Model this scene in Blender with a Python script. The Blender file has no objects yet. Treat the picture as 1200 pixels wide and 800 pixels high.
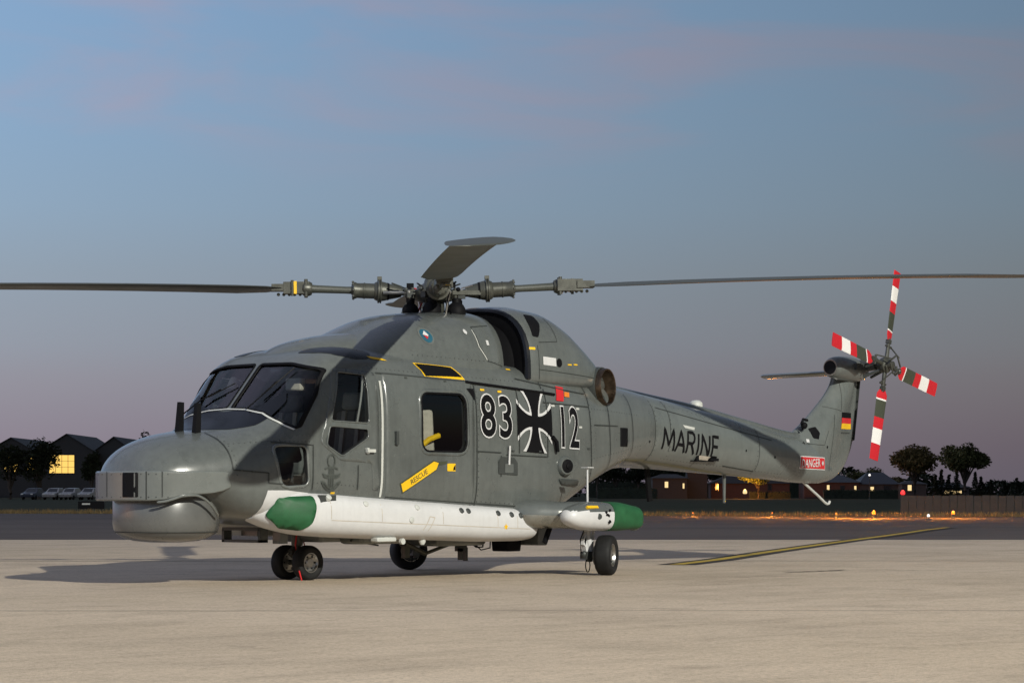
import bpy, bmesh, math, random
import numpy as np
from mathutils import Vector, Matrix
from mathutils.bvhtree import BVHTree
R = math.radians
random.seed(7)
S = bpy.context.scene
COL = S.collection

# ------------------------------------------------------------------ camera
CAM = Vector((18.686, 17.425, 0.84))
YAW = R(221.2)
FWD = Vector((math.cos(YAW), math.sin(YAW), 0)); RGT = Vector((math.sin(YAW), -math.cos(YAW), 0))
cd = bpy.data.cameras.new('camera'); cam = bpy.data.objects.new('camera', cd); COL.objects.link(cam)
cam.location = CAM; cam.rotation_euler = (R(90), 0, YAW - R(90))
cd.sensor_width = 36; cd.lens = 36 * 2925 / 1200; cd.shift_y = (577 - 400) / 1200
cd.clip_start = 0.1; cd.clip_end = 6000
S.camera = cam

# ------------------------------------------------------------------ dusk sky
w = bpy.data.worlds.new('World'); S.world = w; w.use_nodes = True
nt = w.node_tree; N = nt.nodes; L = nt.links
bg = N['Background']
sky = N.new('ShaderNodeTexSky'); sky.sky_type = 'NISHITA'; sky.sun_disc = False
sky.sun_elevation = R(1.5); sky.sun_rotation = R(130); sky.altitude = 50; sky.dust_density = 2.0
tc = N.new('ShaderNodeTexCoord'); sep = N.new('ShaderNodeSeparateXYZ'); L.new(tc.outputs['Generated'], sep.inputs[0])
asn = N.new('ShaderNodeMath'); asn.operation = 'ARCSINE'; L.new(sep.outputs['Z'], asn.inputs[0])
mr = N.new('ShaderNodeMapRange'); mr.inputs['From Min'].default_value = R(-2); mr.inputs['From Max'].default_value = R(48)
L.new(asn.outputs[0], mr.inputs['Value'])
ramp = N.new('ShaderNodeValToRGB'); L.new(mr.outputs[0], ramp.inputs[0])
def sr(c): return tuple(((v / 255 + .055) / 1.055) ** 2.4 if v > 10 else v / 255 / 12.92 for v in c) + (1,)
def less(c): return tuple(max(0, a - b) for a, b in zip(sr(c)[:3], AFTERGLOW)) + (1,)
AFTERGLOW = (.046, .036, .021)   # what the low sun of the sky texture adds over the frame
stops = [(0.0, (129, 118, 124)), (0.06, (132, 124, 132)), (0.092, (133, 133, 143)), (0.107, (132, 138, 150)), (0.14, (130, 142, 157)), (0.169, (128, 147, 168)), (0.205, (125, 148, 174)), (0.26, (122, 147, 177)), (0.45, (122, 134, 154)), (1.0, (116, 120, 132))]
el = ramp.color_ramp.elements
el[0].position, el[0].color = stops[0][0], less(stops[0][1])
el[1].position, el[1].color = stops[-1][0], less(stops[-1][1])
for p, c in stops[1:-1]:
    e = el.new(p); e.color = less(c)
# thin pink cirrus
mp = N.new('ShaderNodeMapping'); mp.inputs['Location'].default_value = (5.3, 8.4, 2.9); mp.inputs['Scale'].default_value = (6.0, 6.0, 26.0); mp.inputs['Rotation'].default_value = (0.0, 0.06, 0.3)
L.new(tc.outputs['Generated'], mp.inputs[0])
nz = N.new('ShaderNodeTexNoise'); nz.inputs['Scale'].default_value = 1.0; nz.inputs['Detail'].default_value = 5; nz.inputs['Roughness'].default_value = .5; nz.inputs['Distortion'].default_value = .6
L.new(mp.outputs[0], nz.inputs['Vector'])
cr = N.new('ShaderNodeMapRange'); cr.inputs['From Min'].default_value = .44; cr.inputs['From Max'].default_value = .70; cr.inputs['To Max'].default_value = .8; cr.interpolation_type = 'SMOOTHSTEP'
L.new(nz.outputs['Fac'], cr.inputs['Value'])
hi = N.new('ShaderNodeMapRange'); hi.inputs['From Min'].default_value = R(6.5); hi.inputs['From Max'].default_value = R(9); L.new(asn.outputs[0], hi.inputs['Value'])
mu = N.new('ShaderNodeMath'); mu.operation = 'MULTIPLY'; L.new(cr.outputs[0], mu.inputs[0]); L.new(hi.outputs[0], mu.inputs[1])
mx = N.new('ShaderNodeMixRGB'); L.new(mu.outputs[0], mx.inputs[0]); L.new(ramp.outputs[0], mx.inputs[1]); mx.inputs[2].default_value = less((148, 143, 162))
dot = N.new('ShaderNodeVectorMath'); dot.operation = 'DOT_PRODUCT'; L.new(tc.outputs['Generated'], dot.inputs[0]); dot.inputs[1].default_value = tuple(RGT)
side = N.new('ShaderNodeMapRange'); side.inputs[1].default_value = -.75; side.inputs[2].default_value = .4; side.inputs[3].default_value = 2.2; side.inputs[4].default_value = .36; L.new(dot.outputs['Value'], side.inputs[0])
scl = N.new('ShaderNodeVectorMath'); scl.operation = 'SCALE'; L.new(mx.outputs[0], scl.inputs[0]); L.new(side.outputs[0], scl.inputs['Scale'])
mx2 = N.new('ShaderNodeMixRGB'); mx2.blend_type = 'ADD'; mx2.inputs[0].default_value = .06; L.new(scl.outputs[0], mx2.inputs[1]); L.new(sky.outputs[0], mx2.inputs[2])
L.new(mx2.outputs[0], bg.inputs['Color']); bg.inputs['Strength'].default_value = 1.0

# ------------------------------------------------------------------ the apron floodlight (behind and right of the camera)
FLOOD_AZ, FLOOD_EL, FLOOD_D = R(71), R(24.5), 90.0
ld = bpy.data.lights.new('apron_floodlight', 'SPOT'); lo = bpy.data.objects.new('apron_floodlight', ld); COL.objects.link(lo)
ld.energy = 405000; ld.color = (1.0, .97, .86); ld.shadow_soft_size = .5; ld.spot_size = R(75); ld.spot_blend = .6
lo.location = Vector((math.cos(FLOOD_EL) * math.cos(FLOOD_AZ), math.cos(FLOOD_EL) * math.sin(FLOOD_AZ), math.sin(FLOOD_EL))) * FLOOD_D
lo.rotation_euler = (-lo.location + Vector((4, 2, 1))).to_track_quat('-Z', 'Y').to_euler()
vs = S.view_settings; vs.view_transform = 'Standard'; vs.look = 'None'; vs.gamma = 1; vs.use_curve_mapping = False; vs.exposure = 0
S.cycles.max_bounces = 6; S.cycles.transparent_max_bounces = 12; S.cycles.use_denoising = True; S.cycles.caustics_reflective = False; S.cycles.caustics_refractive = False

# ------------------------------------------------------------------ materials
MATS = {}
def nodes(name):
    m = bpy.data.materials.new(name); m.use_nodes = True; MATS[name] = m
    return m, m.node_tree.nodes, m.node_tree.links, m.node_tree.nodes['Principled BSDF']
def noise(n, l, scale, detail=4, rough=.55, vec=None):
    t = n.new('ShaderNodeTexNoise'); t.inputs['Scale'].default_value = scale; t.inputs['Detail'].default_value = detail; t.inputs['Roughness'].default_value = rough
    if vec is None:
        g = n.new('ShaderNodeNewGeometry'); vec = g.outputs['Position']
    l.new(vec, t.inputs['Vector']); return t.outputs['Fac']
def rng(n, l, src, a, b, c, d):
    m = n.new('ShaderNodeMapRange'); m.inputs[1].default_value = a; m.inputs[2].default_value = b; m.inputs[3].default_value = c; m.inputs[4].default_value = d
    l.new(src, m.inputs[0]); return m.outputs[0]
def paint(name, col, rough=.4, var=.12, scale=3.0, metal=0, spec=.5, coat=0, bump=0, streak=0, rvar=.08):
    m, n, l, b = nodes(name)
    f = noise(n, l, scale, 6, .6); f2 = noise(n, l, scale * 9, 3, .6)
    mul = n.new('ShaderNodeMath'); mul.operation = 'ADD'; l.new(rng(n, l, f, .3, .7, 1 - var, 1 + var), mul.inputs[0]); l.new(rng(n, l, f2, .3, .7, -var * .4, var * .4), mul.inputs[1])
    v = mul.outputs[0]
    if streak:
        g = n.new('ShaderNodeNewGeometry'); mp = n.new('ShaderNodeMapping'); mp.inputs['Scale'].default_value = (7, 7, .7); l.new(g.outputs['Position'], mp.inputs[0])
        s = noise(n, l, 3, 4, .6, mp.outputs[0]); a = n.new('ShaderNodeMath'); a.operation = 'ADD'; l.new(v, a.inputs[0]); l.new(rng(n, l, s, .45, .75, 0, -streak), a.inputs[1]); v = a.outputs[0]
    vm = n.new('ShaderNodeVectorMath'); vm.operation = 'SCALE'; vm.inputs[0].default_value = col; l.new(v, vm.inputs['Scale'])
    l.new(vm.outputs[0], b.inputs['Base Color'])
    l.new(rng(n, l, f, .3, .7, max(.02, rough - rvar), rough + rvar), b.inputs['Roughness'])
    b.inputs['Metallic'].default_value = metal; b.inputs['Specular IOR Level'].default_value = spec; b.inputs['Coat Weight'].default_value = coat; b.inputs['Coat Roughness'].default_value = .15
    if bump:
        bp = n.new('ShaderNodeBump'); bp.inputs['Strength'].default_value = bump; bp.inputs['Distance'].default_value = .01; l.new(noise(n, l, 5, 3, .5), bp.inputs['Height']); l.new(bp.outputs[0], b.inputs['Normal'])
    return m
def emit(name, col, s):
    m, n, l, b = nodes(name); b.inputs['Base Color'].default_value = (0.02, .02, .02, 1); b.inputs['Emission Color'].default_value = (*col, 1); b.inputs['Emission Strength'].default_value = s
    return m
paint('grey', (.103, .113, .108), .29, .15, 1.6, coat=.45, bump=.22, streak=.13)
paint('grey_tail_lit', (.122, .136, .130), .30, .14, 1.6, coat=.4, bump=.2, streak=.10)  # the hull grey made paler: brighter light on boom and fin put into the colour
paint('grey_light', (.128, .139, .132), .26, .10, 2.0, coat=.5, bump=.05)
paint('radome', (.100, .102, .098), .28, .10, 2.0, coat=.4, bump=.04)
paint('grey_dark', (.045, .05, .048), .45, .1)
paint('blade_grey', (.058, .063, .054), .45, .12, 2)
paint('white', (.585, .585, .585), .40, .05, 2.5, streak=.05)
paint('green', (.012, .088, .03), .6, .18, 9, bump=.3)
paint('black', (.006, .006, .007), .6, .1, spec=.1)
paint('black_gloss', (.006, .007, .010), .3, .1, rvar=.05, spec=.3)
paint('lining', (.03, .03, .031), .8, .2)
paint('rubber', (.011, .011, .011), .7, .3, 12, spec=.3)
paint('steel', (.42, .41, .39), .35, .15, 8, metal=1)
paint('titan', (.066, .068, .057), .42, .18, 9, metal=.35)
paint('exhaust', (.14, .10, .07), .42, .35, 14, metal=1)
paint('red', (.55, .02, .025), .45, .08)
paint('orange', (.7, .2, .02), .45, .08)
paint('yellow', (.80, .48, .01), .45, .06)
paint('olive', (.05, .058, .036), .5, .1)
paint('seat', (.13, .135, .125), .85, .2)
paint('canvas', (.46, .41, .34), .85, .2)
paint('silver_arm', (.33, .33, .30), .28, .18, 6, metal=.75)
paint('blue', (.02, .10, .15), .4, .1)
paint('seam', (.028, .032, .03), .6, .1)
paint('badge', (.06, .068, .062), .5, .1)
paint('pale_line', (.5, .51, .48), .5, .08)
m, n, l, b = nodes('glass')
n.remove(b); out = n['Material Output']
tr = n.new('ShaderNodeBsdfTransparent'); tr.inputs[0].default_value = (.74, .78, .78, 1)
gl = n.new('ShaderNodeBsdfGlossy'); gl.inputs['Roughness'].default_value = .02; gl.inputs[0].default_value = (1, 1, 1, 1)
fr = n.new('ShaderNodeFresnel'); fr.inputs[0].default_value = 1.5
mxs = n.new('ShaderNodeMixShader'); l.new(fr.outputs[0], mxs.inputs[0]); l.new(tr.outputs[0], mxs.inputs[1]); l.new(gl.outputs[0], mxs.inputs[2]); l.new(mxs.outputs[0], out.inputs[0])

# ------------------------------------------------------------------ mesh helpers
def tagg(o, label=None, cat=None, group=None, kind=None):
    for k, v in (('label', label), ('category', cat), ('group', group), ('kind', kind)):
        if v: o[k] = v
    return o
def empty(name, loc=(0, 0, 0), rz=0, parent=None):
    o = bpy.data.objects.new(name, None); COL.objects.link(o); o.location = loc; o.rotation_euler = (0, 0, rz); o.parent = parent
    return o
def mesh(name, v, f, mat, parent=None, ang=35, smooth=True):
    me = bpy.data.meshes.new(name); me.from_pydata([tuple(p) for p in v], [], [tuple(q) for q in f]); me.validate()
    if smooth and len(f) < 40000:
        bm = bmesh.new(); bm.from_mesh(me); bmesh.ops.recalc_face_normals(bm, faces=bm.faces); bm.to_mesh(me); bm.free()
    return link(name, me, mat, parent, ang, smooth)
def link(name, me, mat, parent=None, ang=35, smooth=True):
    mats = mat if isinstance(mat, (list, tuple)) else [mat]
    if not me.materials:
        for q in mats: me.materials.append(MATS[q])
    if smooth and me.polygons:
        me.shade_smooth()
        if ang: me.set_sharp_from_angle(angle=R(ang))
    o = bpy.data.objects.new(name, me); COL.objects.link(o); o.parent = parent
    return o
class MB:
    def __init__(s): s.v = []; s.f = []
    def add(s, v, f):
        k = len(s.v); s.v += [tuple(p) for p in v]; s.f += [tuple(i + k for i in q) for q in f]; return s
    def box(s, c, d, rot=None, taper=1.0):
        c = Vector(c); M = Matrix.Rotation(0, 3, 'Z') if rot is None else (rot if isinstance(rot, Matrix) else Matrix.Rotation(rot, 3, 'Z'))
        pts = []
        for z in (-1, 1):
            t = taper if z > 0 else 1
            for x, y in ((-1, -1), (1, -1), (1, 1), (-1, 1)): pts.append(c + M @ Vector((x * d[0] / 2 * t, y * d[1] / 2 * t, z * d[2] / 2)))
        return s.add(pts, [(3, 2, 1, 0), (4, 5, 6, 7), (0, 1, 5, 4), (1, 2, 6, 5), (2, 3, 7, 6), (3, 0, 4, 7)])
    def lathe(s, o, ax, prof, n=24, cap=True):
        o = Vector(o); ax = Vector(ax).normalized(); q = ax.to_track_quat('Z', 'Y')
        pts = []; fs = []
        for h, r in prof:
            for k in range(n):
                a = 2 * math.pi * k / n; pts.append(o + q @ Vector((r * math.cos(a), r * math.sin(a), h)))
        for i in range(len(prof) - 1):
            for k in range(n):
                k2 = (k + 1) % n; fs.append((i * n + k, i * n + k2, (i + 1) * n + k2, (i + 1) * n + k))
        if cap:
            fs.append(tuple(range(n - 1, -1, -1))); fs.append(tuple((len(prof) - 1) * n + k for k in range(n)))
        return s.add(pts, fs)
    def rod(s, a, b, r, r2=None, n=10):
        a = Vector(a); b = Vector(b); return s.lathe(a, b - a, [(0, r), ((b - a).length, r2 if r2 is not None else r)], n)
    def tube(s, pts, r, n=8):
        pts = [Vector(p) for p in pts]
        ring = []
        for i, p in enumerate(pts):
            t = (pts[min(i + 1, len(pts) - 1)] - pts[max(i - 1, 0)]).normalized(); q = t.to_track_quat('Z', 'Y')
            rr = r[i] if isinstance(r, (list, tuple)) else r
            ring.append([p + q @ Vector((rr * math.cos(2 * math.pi * k / n), rr * math.sin(2 * math.pi * k / n), 0)) for k in range(n)])
        fs = []
        for i in range(len(pts) - 1):
            for k in range(n): fs.append((i * n + k, i * n + (k + 1) % n, (i + 1) * n + (k + 1) % n, (i + 1) * n + k))
        fs.append(tuple(range(n - 1, -1, -1))); fs.append(tuple((len(pts) - 1) * n + k for k in range(n)))
        return s.add([p for q in ring for p in q], fs)
    def ball(s, c, r, n=14, sc=(1, 1, 1)):
        c = Vector(c); h = n // 2; pts = []; fs = []
        for i in range(h + 1):
            a = math.pi * i / h
            for k in range(n): pts.append(c + Vector((r * math.sin(a) * math.cos(2 * math.pi * k / n) * sc[0], r * math.sin(a) * math.sin(2 * math.pi * k / n) * sc[1], -r * math.cos(a) * sc[2])))
        for i in range(h):
            for k in range(n): fs.append((i * n + k, i * n + (k + 1) % n, (i + 1) * n + (k + 1) % n, (i + 1) * n + k))
        return s.add(pts, fs)
    def build(s, name, mat, parent=None, ang=35, smooth=True): return mesh(name, s.v, s.f, mat, parent, ang, smooth)
def bevel(o, wd, seg=2):
    m = o.modifiers.new('bevel', 'BEVEL'); m.width = wd; m.segments = seg; m.limit_method = 'ANGLE'; m.angle_limit = R(40); return o
def pchip(x, y, q):
    x = np.asarray(x, float); y = np.asarray(y, float); h = np.diff(x); dl = np.diff(y) / h
    d = np.zeros_like(y)
    for i in range(1, len(x) - 1):
        if dl[i - 1] * dl[i] > 0:
            w1 = 2 * h[i] + h[i - 1]; w2 = h[i] + 2 * h[i - 1]; d[i] = (w1 + w2) / (w1 / dl[i - 1] + w2 / dl[i])
    d[0] = dl[0]; d[-1] = dl[-1]
    k = np.clip(np.searchsorted(x, q) - 1, 0, len(h) - 1); t = (q - x[k]) / h[k]
    return (y[k] * (2 * t**3 - 3 * t**2 + 1) + h[k] * d[k] * (t**3 - 2 * t**2 + t) + y[k + 1] * (-2 * t**3 + 3 * t**2) + h[k] * d[k + 1] * (t**3 - t**2))
def quadrant(a, b, n, k):
    t = np.linspace(0, math.pi / 2, 240); X = a * np.cos(t) ** (2 / n); Y = b * np.sin(t) ** (2 / n)
    s = np.r_[0, np.cumsum(np.hypot(np.diff(X), np.diff(Y)))]; q = np.linspace(0, s[-1], k + 1)[:-1]
    return np.interp(q, s, X), np.interp(q, s, Y)
def section(W, zm, zt, zb, n1, n2, k=24, yc=0):
    ax, ay = quadrant(W, zt - zm, n1, k); bx_, by_ = quadrant(W, zm - zb, n2, k)
    # reversed quadrants sampled from the top / bottom
    tx, ty = quadrant(zt - zm, W, n1, k); ux, uy = quadrant(zm - zb, W, n2, k)
    p = [(yc + x, zm + y) for x, y in zip(ax, ay)]
    p += [(yc - y, zm + x) for x, y in zip(tx, ty)]
    p += [(yc - x, zm - y) for x, y in zip(bx_, by_)]
    p += [(yc + y, zm - x) for x, y in zip(ux, uy)]
    return p
def loft_data(keys, step=.03, k=24, inset=0, x0=None, x1=None, zbi=0):
    keys = sorted(keys); xs = [q[0] for q in keys]; cols = list(zip(*keys))
    a = xs[0] if x0 is None else x0; b = xs[-1] if x1 is None else x1
    q = np.linspace(a, b, max(3, int((b - a) / step) + 1))
    P = [pchip(xs, c, q) for c in cols[1:]]
    v = []; f = []
    for i, x in enumerate(q):
        W, zm, zt, zb, n1, n2 = [p[i] for p in P[:6]]; yc = P[6][i] if len(P) > 6 else 0
        v += [(x, y, z) for y, z in section(W - inset, zm, zt - inset, zb + inset + zbi, n1, n2, k, yc)]
    M = 4 * k
    for i in range(len(q) - 1):
        for j in range(M): f.append((i * M + j, i * M + (j + 1) % M, (i + 1) * M + (j + 1) % M, (i + 1) * M + j))
    f.append(tuple(range(M - 1, -1, -1))); f.append(tuple((len(q) - 1) * M + j for j in range(M)))
    return v, f
BVH = {}
def loft(name, keys, mat, parent, bvh=None, ang=40, **kw):
    v, f = loft_data(keys, **kw)
    if bvh: BVH[bvh] = BVHTree.FromPolygons([Vector(p) for p in v], f)
    return mesh(name, v, f, mat, parent, ang)
def evaluated(o):
    dg = bpy.context.evaluated_depsgraph_get(); return bpy.data.meshes.new_from_object(o.evaluated_get(dg), preserve_all_data_layers=True, depsgraph=dg)
def boolean(base, cutters):
    for c in cutters:
        m = base.modifiers.new('cut', 'BOOLEAN'); m.operation = 'DIFFERENCE'; m.object = c; m.solver = 'EXACT'
        try: m.material_mode = 'TRANSFER'
        except Exception: pass
    me = evaluated(base); base.modifiers.clear(); old = base.data; base.data = me; bpy.data.meshes.remove(old)
    for c in cutters:
        d = c.data; bpy.data.objects.remove(c); bpy.data.meshes.remove(d)
    me.shade_smooth(); me.set_sharp_from_angle(angle=R(28))
def prism(axis, poly, a, b, mat='lining'):
    n = len(poly); v = []
    for h in (a, b):
        for p, q in poly: v.append({'y': (p, h, q), 'x': (h, p, q), 'z': (p, q, h)}[axis])
    f = [tuple(range(n)), tuple(range(2 * n - 1, n - 1, -1))] + [(i + n, (i + 1) % n + n, (i + 1) % n, i) for i in range(n)]
    o = mesh('cutter', v, f, mat, None, 30)
    bm = bmesh.new(); bm.from_mesh(o.data); bmesh.ops.recalc_face_normals(bm, faces=bm.faces); bm.to_mesh(o.data); bm.free()
    return o
def rrect(x0, x1, z0, z1, r, n=5):
    p = []
    for cx, cz, a0 in ((x1 - r, z1 - r, 0), (x0 + r, z1 - r, 90), (x0 + r, z0 + r, 180), (x1 - r, z0 + r, 270)):
        for k in range(n + 1):
            a = R(a0 + 90 * k / n); p.append((cx + r * math.cos(a), cz + r * math.sin(a)))
    return p
def rnd(poly, r=.04, n=4):
    """round the corners of a polygon"""
    out = []; m = len(poly)
    for i in range(m):
        a, b, c = (Vector(poly[j % m]) for j in (i - 1, i, i + 1))
        d1 = (a - b); d2 = (c - b); t = min(r, d1.length * .45, d2.length * .45)
        p = b + d1.normalized() * t; q = b + d2.normalized() * t
        for k in range(n + 1):
            s = k / n; out.append(tuple(p * (1 - s) ** 2 + b * 2 * s * (1 - s) + q * s * s))
    return out
AX = {'y': (lambda a, b: (a, 0, b), Vector((0, 1, 0))), 'x': (lambda a, b: (0, a, b), Vector((1, 0, 0))), 'z': (lambda a, b: (a, b, 0), Vector((0, 0, 1)))}
def cast(axis, a, b, keys, sign=1):
    fn, d = AX[axis]; d = d * sign; o = Vector(fn(a, b)) + d * 6; best = None
    for k in keys:
        h = BVH[k].ray_cast(o, -d)
        if h[0] is not None and (best is None or h[3] < best[1]): best = (h[0], h[3], h[1])
    if best is None: return None, None
    nn = best[2]
    if nn.dot(d) < 0: nn = -nn
    return best[0], nn
def conform2d(name, verts, faces, axis, keys, off, mat, parent, sign=1, step=.06, thick=0, ang=40):
    bm = bmesh.new(); vs_ = [bm.verts.new((p[0], p[1], 0)) for p in verts]
    for q in faces:
        try: bm.faces.new([vs_[i] for i in q])
        except ValueError: pass
    lo_ = [min(p[i] for p in verts) for i in (0, 1)]; hi_ = [max(p[i] for p in verts) for i in (0, 1)]
    for ax in (0, 1):
        k = lo_[ax] + step
        while k < hi_[ax]:
            co = [0, 0, 0]; co[ax] = k; no = [0, 0, 0]; no[ax] = 1
            bmesh.ops.bisect_plane(bm, geom=bm.verts[:] + bm.edges[:] + bm.faces[:], plane_co=co, plane_no=no, dist=1e-5); k += step
    bad = []
    for v in bm.verts:
        h, nn = cast(axis, v.co.x, v.co.y, keys, sign)
        if h is None: bad.append(v); continue
        v.co = h + nn * off
    bmesh.ops.delete(bm, geom=bad, context='VERTS')
    d = AX[axis][1] * sign
    for f in bm.faces:
        f.normal_update()
        if f.normal.dot(d) < 0: f.normal_flip()
    me = bpy.data.meshes.new(name); bm.to_mesh(me); bm.free()
    o = link(name, me, mat, parent, ang)
    if thick:
        s = o.modifiers.new('thick', 'SOLIDIFY'); s.thickness = thick; s.offset = -1
    return o
def patch(name, outer, axis, keys, off, mat, parent, holes=(), sign=1, step=.06, thick=0):
    bm = bmesh.new()
    for lp in [outer, *holes]:
        vv = [bm.verts.new((p[0], p[1], 0)) for p in lp]
        for i in range(len(vv)): bm.edges.new((vv[i - 1], vv[i]))
    bmesh.ops.triangle_fill(bm, use_beauty=True, use_dissolve=False, edges=bm.edges[:], normal=(0, 0, 1))
    bm.verts.index_update(); v = [tuple(q.co[:2]) for q in bm.verts]; f = [[q.index for q in fc.verts] for fc in bm.faces]; bm.free()
    return conform2d(name, v, f, axis, keys, off, mat, parent, sign, step, thick)
def strokes(name, lines, wd, axis, keys, off, mat, parent, sign=1, step=.05):
    """thin lines laid on a surface: one mesh of flat strips"""
    v = []; f = []
    for ln in lines:
        pts = []
        for (a, b) in zip(ln[:-1], ln[1:]):
            m = max(1, int(math.dist(a, b) / step)); pts += [(a[0] + (b[0] - a[0]) * k / m, a[1] + (b[1] - a[1]) * k / m) for k in range(m)]
        pts.append(ln[-1]); row = []
        for i, p in enumerate(pts):
            q0 = pts[max(i - 1, 0)]; q1 = pts[min(i + 1, len(pts) - 1)]
            t = Vector((q1[0] - q0[0], q1[1] - q0[1])); t.normalize(); nn = Vector((-t.y, t.x)) * wd / 2
            h1, n1 = cast(axis, p[0] + nn.x, p[1] + nn.y, keys, sign); h2, n2 = cast(axis, p[0] - nn.x, p[1] - nn.y, keys, sign)
            if h1 is None or h2 is None: row.append(None); continue
            row.append(len(v)); v += [h1 + n1 * off, h2 + n2 * off]
        for a, b in zip(row[:-1], row[1:]):
            if a is not None and b is not None: f.append((a, a + 1, b + 1, b))
    o = mesh(name, v, f, mat, parent, 0)
    if len(lines) > 1: o['kind'] = 'stuff'
    return o
def text2d(s, offset=0.0, space=1.0):
    cu = bpy.data.curves.new('txt', 'FONT'); cu.body = s; cu.offset = offset; cu.resolution_u = 5; cu.space_character = space
    o = bpy.data.objects.new('txt', cu); COL.objects.link(o); me = evaluated(o)
    v = [tuple(p.co[:2]) for p in me.vertices]; f = [tuple(p.vertices) for p in me.polygons]
    bpy.data.objects.remove(o); bpy.data.curves.remove(cu); bpy.data.meshes.remove(me)
    return v, f
def lettering(name, s, cx, cz, wd, ht, mat, parent, keys, off, offset=0.0, slope=0.0, grow=0.0, space=1.0, rot=0, lean=0.0, step=.08):
    """letters on the port side: read from nose to tail (towards -x)"""
    b, _ = text2d(s, 0, space); v, f = text2d(s, offset, space)
    x0 = min(p[0] for p in b); x1 = max(p[0] for p in b); z0 = min(p[1] for p in b); z1 = max(p[1] for p in b)
    P = []
    for p in v:
        a = ((p[0] - x0) / (x1 - x0) - .5) * wd; c = ((p[1] - z0) / (z1 - z0) - .5) * ht
        a += lean * c
        if rot: a, c = a * math.cos(rot) - c * math.sin(rot), a * math.sin(rot) + c * math.cos(rot)
        P.append((cx - a, cz + c - slope * a))
    return conform2d(name, P, f, 'y', keys, off, mat, parent, 1, step)

# ------------------------------------------------------------------ ground
def G(lat, dep, z=0.0):
    """a point of the airfield: metres right of and beyond the camera"""
    p = CAM + RGT * lat + FWD * dep; return Vector((p.x, p.y, z))
def gpoly(name, pts, z, mat, th=None):
    o = mesh(name, [G(a, b, z) for a, b in pts], [tuple(range(len(pts)))], mat, None, 0, False)
    if o.data.polygons[0].normal.z < 0: o.data.flip_normals()
    return tagg(o, kind='structure')
def groundmat(name, c1, c2, rough, specs, bump, bscale):
    m, n, l, b = nodes(name); g = n.new('ShaderNodeNewGeometry')
    base = n.new('ShaderNodeMixRGB'); base.inputs[1].default_value = (*c1, 1); base.inputs[2].default_value = (*c2, 1)
    l.new(rng(n, l, noise(n, l, .16, 8, .62), .32, .68, 0, 1), base.inputs[0]); col = base.outputs[0]
    for sc, lo_, hi_, dark, stretch in specs:
        mp = n.new('ShaderNodeMapping'); mp.inputs['Scale'].default_value = stretch; mp.inputs['Rotation'].default_value = (0, 0, -(YAW - R(90))); mp.vector_type = 'TEXTURE' if False else 'POINT'; l.new(g.outputs['Position'], mp.inputs[0])
        mm = n.new('ShaderNodeMixRGB'); mm.blend_type = 'MULTIPLY'; mm.inputs[0].default_value = 1; l.new(col, mm.inputs[1])
        cc = n.new('ShaderNodeCombineXYZ'); fac = rng(n, l, noise(n, l, sc, 6, .6, mp.outputs[0]), lo_, hi_, 1, dark)
        for i in range(3): l.new(fac, cc.inputs[i])
        l.new(cc.outputs[0], mm.inputs[2]); col = mm.outputs[0]
    l.new(col, b.inputs['Base Color']); b.inputs['Roughness'].default_value = rough; b.inputs['Specular IOR Level'].default_value = .08
    bp = n.new('ShaderNodeBump'); bp.inputs['Strength'].default_value = bump; bp.inputs['Distance'].default_value = .02; l.new(noise(n, l, bscale, 5, .7), bp.inputs['Height']); l.new(bp.outputs[0], b.inputs['Normal'])
    return m
groundmat('concrete', (.60, .49, .365), (.70, .575, .44), .85, [(.9, .60, .68, .84, (1, 1, 1)), (.5, .48, .72, .82, (1, 1, 1)), (2.0, .5, .72, .82, (.3, 1, 1)), (9, .48, .72, .84, (.6, 1, 1)), (32, .45, .62, .78, (1, 1, 1)), (110, .5, .66, .72, (1, 1, 1))], .6, 60)
groundmat('asphalt', (.10, .084, .078), (.13, .11, .10), .85, [(.4, .5, .75, .8, (.2, 1, 1)), (20, .4, .8, .85, (1, 1, 1))], .4, 30)
groundmat('grass', (.030, .036, .016), (.048, .048, .022), .95, [(.6, .4, .75, .6, (.3, 1, 1)), (5, .4, .75, .7, (1, 1, 1))], .8, 6)
groundmat('joint', (.13, .115, .10), (.17, .15, .13), .9, [], .3, 20)
groundmat('line_yellow', (.42, .29, .05), (.58, .42, .08), .7, [(9, .45, .75, .65, (1, 1, 1))], .2, 30)
groundmat('line_black', (.05, .045, .04), (.08, .07, .06), .8, [], .2, 30)
gpoly('ground', [(-3000, -500), (3000, -500), (3000, 4000), (-3000, 4000)], -.012, 'grass')
gpoly('asphalt_taxiway', [(-400, 20), (400, 20), (400, 86), (12, 87), (-13, 100), (-60, 108), (-400, 108)], -.006, 'asphalt')
gpoly('concrete_apron', [(-300, -200), (300, -200), (300, 44.6), (-300, 44.6)], 0, 'concrete')
def strip(name, pts, wd, z, mat, jit=0):
    v = []; f = []
    for i, p in enumerate(pts):
        a = Vector(pts[max(i - 1, 0)][:2]); b = Vector(pts[min(i + 1, len(pts) - 1)][:2]); t = (b - a).normalized(); nn = Vector((-t.y, t.x)) * (wd / 2) * (1 + random.uniform(-jit, jit))
        v += [(p[0] + nn.x, p[1] + nn.y, z), (p[0] - nn.x, p[1] - nn.y, z)]
        if i: f.append((2 * i - 2, 2 * i - 1, 2 * i + 1, 2 * i))
    o = mesh(name, v, f, mat, None, 0, False)
    if o.data.polygons[0].normal.z < 0: o.data.flip_normals()
    return tagg(o, kind='structure')
LN = [(-4.4, -.25), (-6.4, -1.14), (-10.3, -3.1), (-14.9, -5.35), (-18.6, -7.15), (-22.7, -9.1), (-25.6, -10.5), (-29.4, -12.4), (-33.3, -14.2)]
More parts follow.
